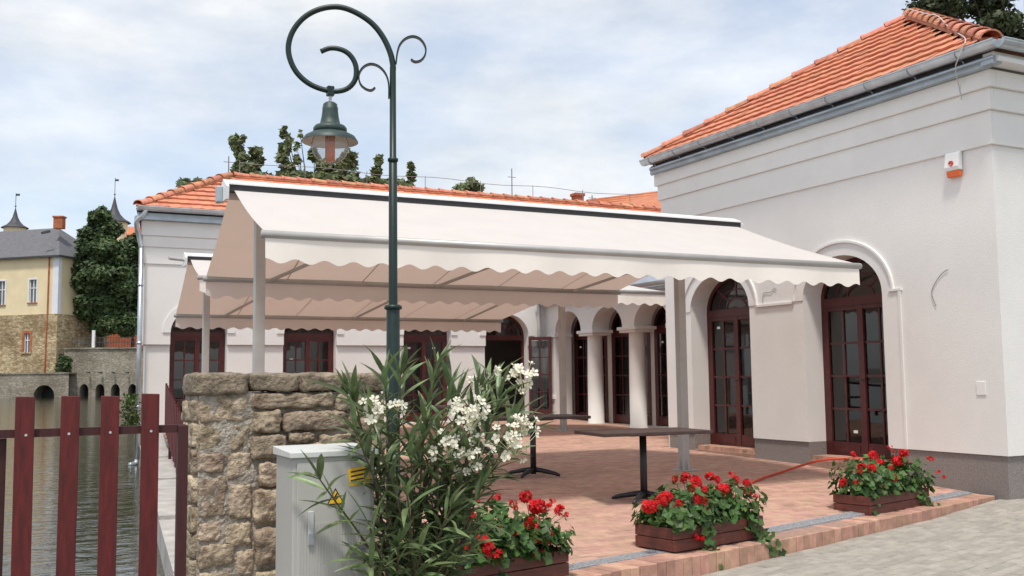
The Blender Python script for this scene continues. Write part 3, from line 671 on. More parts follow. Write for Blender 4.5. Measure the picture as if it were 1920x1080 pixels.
# downpipe at left corner, with swan neck
b = MB(); X_ = XB0-.08; Y_ = YB-.10
b.tube(smoothpath([(X_+.05, YB-.28, 4.97), (X_, YB-.26, 4.86), (X_-.12, YB-.2, 4.72), (X_-.06, Y_-.02, 4.45), (X_, Y_, 4.2)]), .05, 10); b.tube([(X_, Y_, 4.2), (X_, Y_, -.15)], .05, 10); b.tube(smoothpath([(X_, Y_, -.15), (X_-.03, Y_-.03, -.22), (X_-.15, Y_-.1, -.24)]), .05, 10)
for z_ in (3.4, 2.2, .9): b.tube([(X_, Y_, z_), (X_, Y_, z_+.05)], .058, 10)
b.build('downpipe', 'zinc', bb, smooth=True)
b = MB(); b.tube([(11.9, YB-.08, 4.9), (11.9, YB-.08, .35)], .05, 10); b.build('downpipe', 'alu', bb, smooth=True)
b = MB(); b.box(XB0+.4, XB1-.2, YB+.4, YB+4.9, .40, .42); b.build('interior_floor', 'interior_floor', bb)
b = MB(); b.box(XB0+.4, XB1-.2, YB+3.2, YB+3.3, .42, 3.5); b.box(XB0+.4, XB1-.2, YB+.4, YB+3.2, 3.5, 3.55); b.build('interior_wall', 'interior', bb)
# chimney, ridge wire and antennas
cp = ony((1083, 372), YB+2.6); ch = thing('chimney', (cp.x, cp.y, 6.0), 'short red brick chimney standing above the back roof ridge', 'chimney')
b = MB(); b.box(cp.x-.13, cp.x+.13, cp.y-.13, cp.y+.13, 5.9, 6.60); b.build('stack', 'brick_red', ch); b = MB(); b.box(cp.x-.16, cp.x+.16, cp.y-.16, cp.y+.16, 6.602, 6.68); b.build('cap', 'brick_red', ch)
wr = thing('ridge_wire', (5, YB+2.2, RZ), 'thin lightning wire on small posts along the back roof ridge', 'wire')
pts = [Vector((x, YB+2.2, RZ+.38+.03*math.sin(x*2))) for x in np.arange(5, 17, .5)]
MB().tube(pts, .008, 5).build('wire', 'cable_dark', wr)
for x in np.arange(5, 17, 1.6): MB().tube([(x, YB+2.2, RZ+.02), (x, YB+2.2, RZ+.42)], .009, 5).build('post', 'cable_dark', wr)
for px_, h_, lb in ((960, .85, 'tall thin roof antenna mast left of the brick chimney'), (428, .5, 'short thin mast at the left end of the back roof ridge'), (1110, .3, 'stubby dark roof vent mast right of the brick chimney')):
    q = ony((px_, 360), YB+2.25); an = thing('antenna', (q.x, q.y, RZ), lb, 'antenna'); MB().tube([(q.x, q.y, RZ), (q.x, q.y, RZ+h_)], .014, 6).build('mast', 'cable_dark', an)
    MB().tube([(q.x-.12, q.y, RZ+h_*.72), (q.x+.12, q.y, RZ+h_*.72)], .009, 5).build('arm', 'cable_dark', an)

# ------------------------------------------------------------------ arcade wing
XA = 12.1; ya0, ya1 = 14.1, 22.0
ar = thing('arcade_wing', (XA, 18, .3), 'white arcade with round columns joining the pavilion and the back building', 'building')
spans = [(17.40, 1.26), (19.12, 1.26), (20.86, 1.22)]     # arch centres (Y), width
b = MB(); wall_open(b, (XA, ya0+.001, 2.52), (0, 1, 0), (-1, 0, 0), ya1-ya0-.003, 2.52, 3.15, [], .45) if False else None
b = MB(); wall_open(b, (XA, ya0+.002, 2.5), (0, 1, 0), (-1, 0, 0), ya1-ya0-.004, 2.5, 3.2, [(y-ya0, w, 2.5, 2.5, .5) for y, w in spans], .45, sill=False)
b.build('wall', 'stucco', ar)
b = MB(); b.box(XA, XA+.45, ya0+.004, 17.40-.63, .2, 2.499); b.box(XA, XA+.45, 20.86+.61, ya1-.004, .2, 2.499); b.build('pier', 'stucco', ar)
for y_ in (18.26, 19.995):
    cb = MB(); cb.lathe([(.20, fz(y_)-.05), (.20, fz(y_)+.02), (.185, fz(y_)+.03), (.185, 1.3), (.172, 2.36), (.172, 2.38)], (XA+.225, y_, 0), 24); cm = cb.build('column', 'stucco', ar, smooth=True)
    c2 = MB(); c2.box(XA-.06, XA+.5, y_-.36, y_+.36, 2.43, 2.499); c2.box(XA-.03, XA+.47, y_-.31, y_+.31, 2.375, 2.43); c2.build('capital', 'stucco_trim', cm, bevel=.008)
b = MB()
for y_ in (17.40-.63, 20.86+.61): b.box(XA-.05, XA+.46, y_-.06 if y_ < 18 else y_-.05, y_+.05 if y_ < 18 else y_+.35, 2.40, 2.495)
b.build('impost', 'stucco_trim', ar, bevel=.008)
b = MB(); b.box(XA-.035, XA, 21.5, 21.8, .9, .98); b.build('moulding', 'stucco_trim', ar)
for i, (y_, w) in enumerate(spans):
    glazed_door(ar, (XA+.62, y_, 0), (0, -1, 0), (-1, 0, 0), w+.30, .36, 2.5, .52, 4, 4, .2, stickers=((3, 0, 0, 0), (0, 3, 0, .02)) if i != 1 else ((3, 3, 0, 0),))
b = MB(); wall_open(b, (XA+.63, ya0+.01, .2), (0, 1, 0), (-1, 0, 0), ya1-ya0-.02, .2, 3.2, [(y-ya0-.01, w+.3, .35, 2.5, .522) for y, w in spans], .15); b.build('inner_wall', 'stucco', ar)
b = MB(); b.box(XA-.2, XA+.05, ya0+.02, ya1-.02, 3.2, 3.26); b.box(XA+.4, XA+4, ya0, ya1, 3.2, 3.22); b.build('eave', 'zinc_flash', ar)
gutter(ar, (XA-.26, ya0+.05, 3.34), (XA-.26, ya1-.1, 3.34), .075)
b = MB(); b.add([(XA-.22, ya0+.02, 3.32), (XA-.22, ya1-.3, 3.32), (XA+3.0, ya1-.3, 4.75), (XA+3.0, ya0+.02, 4.75)], [(0, 1, 2, 3)]); b.build('roof', 'zinc_flash', ar)
b = MB(); b.box(XA+3.2, XA+3.3, ya0+.2, ya1-.2, .35, 3.2); b.box(XA+.8, XA+3.2, ya0+.2, ya1-.2, .33, .35); b.build('interior_wall', 'interior', ar)
# farther red roof beyond
p0, p1, p2, p3 = atd((1100, 374), 42), atd((1250, 356), 42), atd((1250, 420), 36), atd((1090, 410), 36)
fr_ = thing('neighbour_house', atd((1180, 700), 42), 'red tiled roof of a neighbouring house right of the brick chimney', 'house')
b = MB(); b.prism([p0, p1+(p1-p0)*.8, p2+(p1-p0)*.8, p3], (0, 0, -.12)); rr_ = b.build('roof', 'tile_far', fr_)
b = MB()
for k in range(9):
    t_ = k/9; A = p3.lerp(p0, t_); B_ = (p2+(p1-p0)*.8).lerp(p1+(p1-p0)*.8, t_); b.bar(A+Vector((0, 0, .02)), B_+Vector((0, 0, .02)), .16, .06)
b.build('tile_row', 'tile_far', rr_)['kind'] = 'stuff'
q0 = Vector((p3.x+.6, p3.y+1.2, 0)); b = MB(); b.box(q0.x, q0.x+9, q0.y, q0.y+5, -.1, p3.z-.05); b.build('wall', 'stucco', fr_)

# ------------------------------------------------------------------ awnings
def awning(name, label, Yr, Zr, xr, front, rear, posts, box=True, pshift=0):
    """front / rear: (Y, Z, xa, xb)"""
    aw = thing(name, (sum(posts)/2, Yr, fz(Yr)), label, 'awning', 'double sided awnings over the terrace')
    for x in posts:
        b = MB(); b.box(x-.055, x+.055, Yr-.055, Yr+.055, fz(Yr)+.012, Zr-.12); pst = b.build('post', 'alu', aw, bevel=.006)
        b = MB(); b.box(x-.13, x+.13, Yr-.13, Yr+.13, fz(Yr)-.002, fz(Yr)+.013)
        for a, c in ((1, 0), (-1, 0), (0, 1), (0, -1)):
            b.prism([(x+a*.056+c*.004, Yr+c*.056+a*.004, fz(Yr)+.013), (x+a*.12+c*.004, Yr+c*.12+a*.004, fz(Yr)+.013), (x+a*.056+c*.004, Yr+c*.056+a*.004, fz(Yr)+.16)], (-c*.008, -a*.008, 0))
        b.build('base_plate', 'alu', pst)
    b = MB(); b.box(xr[0]+.02, xr[1]-.02, Yr-.06, Yr+.06, Zr-.13, Zr-.04); b.build('beam', 'alu', aw)
    b = MB(); b.prism([(xr[0], Yr-.17, Zr+.02), (xr[0], Yr-.02, Zr+.075), (xr[0], Yr+.17, Zr+.02), (xr[0], Yr+.17, Zr-.0), (xr[0], Yr-.17, Zr-.0)], (xr[1]-xr[0], 0, 0)); b.build('cover', 'awning_box', aw)
    b = MB(); b.box(xr[0]+.01, xr[1]+.02, Yr-.155, Yr+.155, Zr-.075, Zr-.001); b.build('cassette', 'dark_line', aw)
    for x in xr:
        b = MB(); b.prism([(x, Yr-.16, Zr-.16), (x, Yr+.16, Zr-.16), (x, Yr+.18, Zr-.02), (x, Yr+.02, Zr+.085), (x, Yr-.18, Zr-.02)], (-.03 if x == xr[0] else .03, 0, 0)); b.build('end_cap', 'awning_box', aw)
    for (Ye, Ze, xa, xb), sg in ((front, -1), (rear, 1)):
        ya = Yr+sg*.12; za = Zr-.05; b = MB(); nu, nv = 40, 8
        xra, xrb = xr[0]+.06, xr[1]-.04
        for i in range(nu+1):
            for j in range(nv+1):
                v_ = j/nv; x0 = xra+(xa-xra)*v_; x1 = xrb+(xb-xrb)*v_; u = i/nu
                b.v.append((x0+(x1-x0)*u, ya+(Ye-ya)*v_, za+(Ze+.02-za)*v_-.035*math.sin(math.pi*v_)-.006*math.sin(u*17)*v_))
        for i in range(nu):
            for j in range(nv): k = i*(nv+1)+j; b.f.append((k, k+1, k+nv+2, k+nv+1))
        cn = b.build('canopy', 'fabric', aw, smooth=True)
        sm = MB(); ns = int((xb-xa)/1.2)
        for k in range(1, ns+1):
            u = k/(ns+1); pts = []
            for j in range(9):
                v_ = j/8; x0 = xra+(xa-xra)*v_; x1 = xrb+(xb-xrb)*v_; pts.append(Vector((x0+(x1-x0)*u, ya+(Ye-ya)*v_, za+(Ze+.02-za)*v_-.035*math.sin(math.pi*v_)-.006*math.sin(u*17)*v_-.004)))
            sm = MB(); side = Vector((.007, 0, 0)); 
            for p in pts: sm.v += [tuple(p-side), tuple(p+side)]
            for i in range(8): sm.f.append((2*i, 2*i+1, 2*i+3, 2*i+2))
            sm.build('seam', 'seam', cn)
        b = MB(); b.tube([(xa-.03, Ye, Ze), (xb+.03, Ye, Ze)], .038, 12); b.build('front_bar', 'alu', aw, smooth=True)
        b = MB(); n_ = int((xb-xa)/.03); vd = .215
        for i in range(n_+1):
            x = xa+(xb-xa)*i/n_; w_ = .008*math.sin(x*5.3)+.006*math.sin(x*2.1+1)
            b.v += [(x, Ye+sg*.012, Ze-.02), (x, Ye+sg*.012+w_*.5, Ze-.02-vd*.5), (x, Ye+sg*.012+w_, Ze-.02-vd-.022*math.cos(2*math.pi*(x-xa)/.27)*-1)]
        for i in range(n_): b.f += [(3*i, 3*i+1, 3*i+4, 3*i+3), (3*i+1, 3*i+2, 3*i+5, 3*i+4)]
        b.build('valance', 'valance' if sg < 0 else 'fabric', aw, smooth=True)  # front side takes the brightened cloth, rear the plain one
        for k in (.12, .5, .86) if xb-xa < 8 else (.1, .37, .63, .9):
            x = xa+(xb-xa)*k; el = Vector((x+.55, (ya+Ye)/2, (za+Ze)/2-.13)); b = MB(); b.bar((x, ya+sg*.05, Zr-.12), el, .05, .035); b.bar(el, (x+.05, Ye-sg*.03, Ze-.01), .045, .032); b.build('folding_arm', 'alu', aw)
    return aw
A1 = awning('awning', 'nearer white awning with scalloped valance crossing behind the lamp post', 11.0, 3.53, (2.13, 9.08), (8.78, 2.71, 2.04, 9.12), (13.2, 2.74, 2.32, 8.58), (2.50, 8.13))
A2 = awning('awning', 'farther awning seen beneath the nearer one against the back building', 18.2, 3.60, (2.85, 11.2), (16.2, 3.05, 2.75, 11.7), (19.9, 2.68, 2.95, 9.85), (3.21, 10.42))
b = MB(); b.box(2.04, 2.099, 11.02, 11.14, 3.36, 3.54); b.build('motor_head', 'zinc_flash', A1, bevel=.012)
b = MB(); b.tube([(2.82, 18.2, 3.55), (2.55, 18.1, 3.56)], .03, 8); b.build('crank_head', 'alu', A2)

# ------------------------------------------------------------------ tables
def table(x, y, rot, label):
    z0 = fz(y); t_ = thing('table', (x, y, z0), label, 'table', 'bistro tables on the terrace'); M = Matrix.Translation((x, y, z0)) @ Matrix.Rotation(rot, 4, 'Z')
    lx, ly = .64, .38; b = MB()
    b.obox(M @ Vector((-lx, -ly, .718)), M.to_3x3() @ Vector((2*lx, 0, 0)), M.to_3x3() @ Vector((0, 2*ly, 0)), (0, 0, .036)); b.build('table_top', 'table_top', t_, bevel=.006)
    b = MB(); b.tube([M @ Vector((0, 0, .03)), M @ Vector((0, 0, .70))], .038, 14); b.build('column', 'black', t_, smooth=True)
    b = MB(); b.obox(M @ Vector((-.22, -.16, .70)), M.to_3x3() @ Vector((.44, 0, 0)), M.to_3x3() @ Vector((0, .32, 0)), (0, 0, .017)); b.build('mounting_plate', 'black', t_)
    for k in range(4):
        a = math.pi/4+k*math.pi/2; d = Vector((math.cos(a), math.sin(a), 0)); b = MB()
        b.tube([M @ Vector((0, 0, .085)), M @ (d*.12+Vector((0, 0, .075))), M @ (d*.30+Vector((0, 0, .042))), M @ (d*.36+Vector((0, 0, .020)))], [.034, .030, .024, .018], 8); b.build('foot', 'black', t_, smooth=True)
    return t_
table(6.19, 9.10, R(-7), 'dark brown table nearest the kerb, behind the middle flower box')
table(6.05, 11.35, R(-7), 'dark brown table in the middle of the terrace right of the oleander')
table(6.75, 14.5, R(-6), 'dark table half hidden behind the white oleander blossoms')
table(4.6, 13.6, R(-6), 'dark table behind the lamp post and the oleander')
# red hose on the terrace
hp = [Vector((x, y, fz(y)+h)) for x, y, h in ((6.9, 8.55, .02), (7.4, 9.0, .02), (8.0, 9.55, .02), (8.6, 9.95, .02), (9.2, 10.25, .03), (9.8, 10.3, .12), (10.15, 10.15, .16), (10.3, 9.9, .17))]
tag(MB().tube(smoothpath(hp), .016, 8).build('hose', 'hose', None, smooth=True, shift=hp[0]), 'thin red hose lying on the terrace between two flower boxes', 'hose')

# ------------------------------------------------------------------ stone wall
def blob_box(ax, ay, az, nx, ny, nz, amp, seed, pw=9):
    """rounded, noisy stone of half sizes ax ay az, as verts/faces"""
    import mathutils.noise as mn
    m_ = MB(); idx = {}
    def vert(i, j, k):
        key = (i, j, k)
        if key in idx: return idx[key]
        u, v, w = 2*i/nx-1, 2*j/ny-1, 2*k/nz-1
        s = Vector((u, v, w)); p4 = (abs(u)**pw+abs(v)**pw+abs(w)**pw)**(1/pw); q = Vector((u, v, w))/p4 if p4 > 1 else s
        p = Vector((q.x*ax, q.y*ay, q.z*az)); sd = Vector((seed*3.1, seed*1.7, seed*.9))
        nrm = Vector((q.x/ax, q.y/ay, q.z/az)).normalized()
        p += nrm*amp*(mn.noise(p*9+sd)*1.3+mn.noise(p*24+sd)*.9+mn.noise(p*60+sd)*.7)
        idx[key] = len(m_.v); m_.v.append(tuple(p)); return idx[key]
    for i in range(nx):
        for j in range(ny):
            m_.f.append((vert(i, j, 0), vert(i, j+1, 0), vert(i+1, j+1, 0), vert(i+1, j, 0))); m_.f.append((vert(i, j, nz), vert(i+1, j, nz), vert(i+1, j+1, nz), vert(i, j+1, nz)))
    for i in range(nx):
        for k in range(nz):
            m_.f.append((vert(i, 0, k), vert(i+1, 0, k), vert(i+1, 0, k+1), vert(i, 0, k+1))); m_.f.append((vert(i, ny, k), vert(i, ny, k+1), vert(i+1, ny, k+1), vert(i+1, ny, k)))
    for j in range(ny):
        for k in range(nz):
            m_.f.append((vert(0, j, k), vert(0, j, k+1), vert(0, j+1, k+1), vert(0, j+1, k))); m_.f.append((vert(nx, j, k), vert(nx, j+1, k), vert(nx, j+1, k+1), vert(nx, j, k+1)))
    return m_
YS = 6.2; wx0, wx1 = ony((370, 720), YS).x, ony((722, 720), YS).x; ztop = ony((368, 701), YS).z
sw = thing('stone_wall', ((wx0+wx1)/2, YS+.25, -.17), 'rough limestone wall with coping behind the grey cabinet', 'wall')
import mathutils.noise as mnz
b = MB(); gx, gz = 70, 90
for i in range(gx+1):
    for j in range(gz+1):
        x = wx0+.012+(wx1-.02-wx0-.012)*i/gx; z = -.2+(ztop-.12+.2)*j/gz; left = max(0, min(1, (1.47-x)/.12))
        n_ = mnz.noise(Vector((x*7, z*7, 1)))*1.1+mnz.noise(Vector((x*19, z*19, 5)))*.7+mnz.noise(Vector((x*48, z*48, 9)))*.45
        b.v.append((x, YS+.018-.014*left-.012*n_, z))
for i in range(gx):
    for j in range(gz): k = i*(gz+1)+j; b.f.append((k, k+1, k+gz+2, k+gz+1))
b.box(wx0+.012, wx1-.02, YS+.06, YS+.5, -.2, ztop-.12); b.build('mortar_core', 'mortar', sw)
ST = [(372, 470, 746, 792), (372, 428, 794, 846), (431, 470, 794, 846), (372, 420, 849, 887), (423, 471, 849, 902), (372, 425, 890, 972), (428, 472, 905, 975),
      (372, 418, 976, 1016), (421, 472, 978, 1025), (372, 440, 1020, 1066), (443, 475, 1030, 1080), (372, 430, 1070, 1120), (433, 480, 1085, 1130), (372, 420, 1124, 1170), (424, 480, 1134, 1180),
      (472, 626, 736, 766), (630, 722, 737, 768), (473, 524, 769, 812), (528, 652, 769, 808), (656, 722, 771, 812), (472, 536, 815, 862), (540, 592, 811, 828), (596, 660, 812, 840), (664, 722, 815, 860),
      (484, 545, 866, 912), (548, 640, 832, 880), (644, 722, 864, 915), (475, 540, 915, 982), (544, 630, 884, 950), (634, 722, 919, 980), (478, 548, 988, 1058), (552, 640, 955, 1040), (644, 722, 985, 1060), (480, 560, 1064, 1130), (564, 650, 1050, 1120), (654, 722, 1066, 1130), (484, 600, 1134, 1180), (604, 722, 1126, 1180)]
def stone_px(x0, x1, y0, y1, proud, mt, name, sd, amp=.011, dep=.09):
    A = ony((x0-1, y1+1), YS); B_ = ony((x1+1, y0-1), YS); ax, az = (B_.x-A.x)/2-.002, (B_.z-A.z)/2-.001
    c = Vector(((A.x+B_.x)/2, YS+dep-proud, (A.z+B_.z)/2)); m_ = blob_box(ax, dep, az, 16, 5, 13, amp, sd)
    m_.v = [(x+c.x, y+c.y, z+c.z) for x, y, z in m_.v]; o = m_.build(name, mt, sw, smooth=True, shift=tuple(c)); return o
for i, s_ in enumerate(ST): stone_px(*s_, .004+random.uniform(-.004, .008) if s_[1] < 482 else .03+random.uniform(-.012, .014), 'stone', 'stone', i+1, .013)
for i, s_ in enumerate(((366, 470, 699, 743), (472, 560, 700, 734), (562, 645, 699, 735), (647, 724, 700, 735))): stone_px(*s_, .035 if i else .028, 'coping', 'coping_stone', 60+i, .008, .29)
zz = -.15; i = 0
while zz < ztop-.2:                                   # stones on the end face toward the walkway
    h_ = random.uniform(.13, .2); yy = YS+.03
    while yy < YS+.42:
        l_ = min(random.uniform(.16, .28), YS+.5-yy); c = Vector((wx0+.06, yy+l_/2, zz+h_/2)); m_ = blob_box(.075, l_/2-.002, h_/2-.002, 4, 9, 9, .012, 90+i); m_.v = [(x+c.x, y+c.y, z+c.z) for x, y, z in m_.v]; m_.build('stone', 'stone', sw, smooth=True, shift=tuple(c)); yy += l_; i += 1
    zz += h_

# ------------------------------------------------------------------ electric cabinet
CY = 5.40; cx0, cx1 = ony((549, 850), CY).x, ony((702, 850), CY).x; cz = ony((549, 847), CY).z
cb_ = thing('electric_cabinet', ((cx0+cx1)/2, CY+.18, -.165), 'grey electrical distribution cabinet in front of the stone wall', 'cabinet')
b = MB(); b.box(cx0, cx1, CY, CY+.36, -.17, cz-.035); b.build('body', 'cabinet', cb_, bevel=.006)
b = MB(); b.prism([(cx0-.018, CY-.022, cz-.035), (cx0-.018, CY+.37, cz-.035), (cx0-.018, CY+.37, cz+.012), (cx0-.018, CY-.022, cz-.004)], (cx1-cx0+.036, 0, 0)); b.build('cap', 'cabinet_cap', cb_, bevel=.004)
b = MB(); b.box(cx0+.022, cx1-.022, CY-.010, CY-.001, -.02, cz-.06); dr_ = b.build('door', 'cabinet', cb_, bevel=.004)
b = MB()
for k in range(26): x = cx0+.04+k*(cx1-cx0-.08)/25; b.box(x-.0035, x+.0035, CY-.0135, CY-.010, .02, .66)
b.build('ribbing', 'cabinet', dr_)
hx_ = ony((581, 1000), CY).x; b = MB(); b.box(hx_-.016, hx_+.016, CY-.024, CY-.010, ony((581, 1022), CY).z, ony((581, 958), CY).z); hd = b.build('handle', 'cable', dr_, bevel=.004)
b = MB(); b.box(hx_-.014, hx_+.014, CY-.030, CY-.024, ony((581, 1022), CY).z+.006, ony((581, 1000), CY).z); b.build('lock_flap', 'zinc_flash', hd)
def tri(px_, d, grow=0):
    A, B_, C_ = [ony(p, d) for p in px_]; ce = (A+B_+C_)/3; return [q+(q-ce)*grow for q in (A, B_, C_)]
TP = ((613, 947), (647, 945), (629, 915))
MB().prism(tri(TP, CY-.016), (0, .0012, 0)).build('warning_sticker', 'black', dr_); 
wsn = MB().prism(tri(TP, CY-.0172, -.2), (0, .001, 0)).build('warning_sticker', 'yellow', dr_)
wsn['label'] = 'triangular yellow warning sticker with black border and lightning bolt'
bolt = [(632, 923), (625, 934), (630, 934), (626, 943), (635, 931), (630, 931), (634, 924)]
MB().prism([ony(p, CY-.0185) for p in bolt], (0, .001, 0)).build('bolt_sign', 'black', dr_)
MB().prism([ony(p, CY-.016) for p in ((652, 880), (690, 872), (694, 905), (655, 912))], (0, .0015, 0)).build('yellow_label', 'yellow', dr_)
b = MB()
for k in range(3): b.prism([ony(p, CY-.0172) for p in ((658, 884+k*8), (686, 878+k*8), (686, 881+k*8), (658, 887+k*8))], (0, .001, 0))
b.build('label_print', 'black', dr_)
b = MB()
for k in range(4): b.box(cx1-.15, cx1-.05, CY-.018, CY-.013, .52-k*.022, .53-k*.022)
b.build('vent', 'cable_dark', dr_)

# ------------------------------------------------------------------ fences
def picket_fence():
    YF = 4.7; fn = thing('picket_fence', (.3, YF, -.16), 'dark red picket fence in the lower left corner by the pond', 'fence')
    xs_ = [ony((p, 760), YF).x for p in (50, 130, 207, 283)]; sp = (xs_[3]-xs_[0])/3
    for i, x in enumerate([xs_[0]-2*sp-.03, xs_[0]-sp-.02]+xs_):
        b = MB(); zt = 1.372+random.uniform(-.003, .006); tl = random.uniform(-.008, .008)
        b.prism([(x-.037, YF-.022, -.03), (x+.037, YF-.022, -.03), (x+.037+tl, YF-.022, zt), (x-.037+tl, YF-.022, zt+random.uniform(-.004, .004))], (0, .02, 0)); pk = b.build('picket', 'fence_red', fn, bevel=.003)
        for zc in (1.215, .25):
            k = MB(); k.lathe([(.001, 0), (.006, 0), (.006, .001)], (0, 0, 0), 8); k.v = [(x+a, YF-.023-c, zc+bb_) for a, bb_, c in k.v]; k.build('bolt', 'cable', pk)
    for zc in (1.215, .25):
        b = MB(); b.bar((-.9, YF+.02, zc+.004), (.75, YF+.02, zc+.006), .03, .034); b.build('rail', 'fence_dark', fn)
    for x in (.012, .737):
        b = MB(); b.box(x-.022, x+.022, YF-.01 if x > .5 else YF+.036, YF+.035 if x > .5 else YF+.08, -.2, 1.235 if x > .5 else 1.20); b.build('post', 'fence_dark', fn, bevel=.003)
picket_fence()
rl = thing('water_railing', (2.2, 14, .1), 'dark red slatted railing along the walkway left of the stone wall', 'railing')
ra, rb = Vector((1.94, 12.3, 0)), Vector((2.62, 18.6, 0)); n_ = 13
def rtop(t_): return .98+.42*t_
for k in range(n_):
    t_ = k/(n_-1); p = ra.lerp(rb, t_); zt = rtop(t_); b = MB(); b.box(p.x-.012, p.x+.012, p.y-.045, p.y+.045, zt-.85, zt); b.build('slat', 'fence_red', rl)
for dz in (-.14, -.72):
    b = MB(); b.bar(ra+Vector((.035, 0, rtop(0)+dz)), rb+Vector((.035, 0, rtop(1)+dz)), .04, .05); b.build('rail', 'fence_dark', rl)
for t_ in (0, .5, 1):
    p = ra.lerp(rb, t_); b = MB(); b.box(p.x+.056, p.x+.10, p.y-.03, p.y+.03, .0, rtop(t_)-.06); b.build('post', 'fence_dark', rl)

# ------------------------------------------------------------------ street lamp
LX, LY = 2.20, 5.98
lp = thing('street_lamp', (LX, LY, -.16), 'tall dark green street lamp with scrolled arm and hanging glass lantern', 'street lamp')
LP = Vector((LX, LY, 0)); ld = Vector((LX, LY, 0)).normalized()                    # arm plane: vertical, square to the line of sight
def lam(zx, zy):                                       # zoomed-crop coordinates -> arm plane
    p = (520+zx*320/1016, zy*340/1080); d = pray(p); t_ = LP.dot(ld)/(d.x*ld.x+d.y*ld.y); return CAM+d*t_
zc1, zc2 = lam(705, 945).z, 0
zmid = CAM.z+(ony((738, 572), LY).z-CAM.z)
b = MB(); b.lathe([(.075, -.17), (.075, .1), (.052, .16), (.045, .2), (.042, zmid-.02), (.034, zmid), (.034, zmid)], (LX, LY, 0), 20); b.build('lower_pole', 'lamp_green', lp, smooth=True)
b = MB()
b.lathe([(.046, zmid-.03), (.056, zmid-.024), (.056, zmid-.008), (.046, zmid), (.030, zmid+.004)], (LX, LY, 0), 20); b.lathe([(.03, zc1-.02), (.034, zc1-.016), (.034, zc1-.002), (.024, zc1+.006)], (LX, LY, 0), 20); b.build('collar', 'lamp_green', lp, smooth=True)
topj = lam(715, 400); b = MB(); b.lathe([(.0285, zmid), (.0265, zc1), (.0215, zc1+.004), (.020, topj.z)], (LX, LY, 0), 18); b.build('upper_pole', 'lamp_green', lp, smooth=True)
sp = [(714, 430), (715, 395), (700, 320), (660, 230), (600, 150), (520, 90), (430, 50), (350, 42), (260, 62), (180, 110), (120, 185), (93, 270), (102, 352), (142, 432), (210, 495), (290, 531), (370, 545), (440, 530), (485, 485), (497, 425), (485, 368), (450, 320), (400, 294), (340, 288), (285, 308)]
b = MB(); pth = smoothpath([lam(*p) for p in sp], 4); dx = Vector((LX, LY, 0))-Vector((pth[0].x, pth[0].y, 0)); pth = [p+dx for p in pth]
b.tube(pth, [.0195-.003*i/len(pth) for i in range(len(pth))], 10); b.build('scroll_arm', 'lamp_green', lp, smooth=True)
def strip(pts, w, th, name):
    b = MB(); pts = [p+dx for p in smoothpath([lam(*p) for p in pts], 4)]
    for p, q in zip(pts, pts[1:]): 
        e = (q-p); b.bar(p-e*.05, q+e*.05, w, th, up=e.cross(ld))
    return b.build(name, 'lamp_green', lp)
strip([(733, 380), (740, 320), (756, 268), (790, 232), (835, 219), (880, 238), (908, 285), (905, 330), (880, 362), (845, 370), (822, 356)], .034, .010, 'scroll')
strip([(690, 585), (689, 500), (670, 440), (630, 397), (580, 383), (535, 405), (512, 450), (520, 500), (550, 530), (585, 540), (608, 524)], .034, .010, 'scroll')
lc = lam(342, 545)+dx
b = MB(); b.obox(lc-Vector((.022, .022, .03)), (.044, 0, 0), (0, .044, 0), (0, 0, .062)); b.build('clamp', 'lamp_green', lp, bevel=.004)
def zl(zy): return (lam(340, zy)).z-lc.z
pxm = (lam(400, 800)-lam(300, 800)).length/100
b = MB(); b.lathe([(.010, zl(560)), (.010, zl(620))], lc, 10); b.build('stem', 'cable', lp)
b = MB(); b.lathe([(.001, zl(610)), (30*pxm, zl(612)), (42*pxm, zl(622)), (44*pxm, zl(640)), (47*pxm, zl(642)), (47*pxm, zl(660)), (52*pxm, zl(700)), (60*pxm, zl(735)), (68*pxm, zl(745)), (90*pxm, zl(752)), (100*pxm, zl(765)), (101*pxm, zl(785)), (92*pxm, zl(792))], lc, 28); b.build('lantern_cap', 'lamp_cap', lp, smooth=True)
b = MB(); b.lathe([(80*pxm, zl(786)), (115*pxm, zl(797)), (150*pxm, zl(815)), (167*pxm, zl(842)), (168*pxm, zl(848))], lc, 32); b.build('shade', 'lamp_cap', lp, smooth=True, recalc=False)
b = MB(); b.lathe([(78*pxm, zl(791)), (113*pxm, zl(801)), (148*pxm, zl(819)), (166*pxm, zl(847))], lc, 32); b.build('shade_lining', 'shade_inner', lp, smooth=True, recalc=False)
b = MB(); zc_ = zl(870); rr = 113*pxm; b.lathe([(rr*math.cos(a), zc_+rr*math.sin(a)*.97) for a in np.linspace(.75, -math.pi/2+.01, 16)], lc, 28); b.build('globe', 'globe', lp, smooth=True)
b = MB(); b.lathe([(.001, zl(795)), (26*pxm, zl(796)), (26*pxm, zl(955)), (22*pxm, zl(962)), (.001, zl(964))], lc, 14)
for a in range(6): an = a*math.pi/3; b.tube([lc+Vector((27*pxm*math.cos(an), 27*pxm*math.sin(an), zl(800))), lc+Vector((27*pxm*math.cos(an), 27*pxm*math.sin(an), zl(958)))], .004, 5)
b.build('bulb', 'lamp_core', lp, smooth=True)

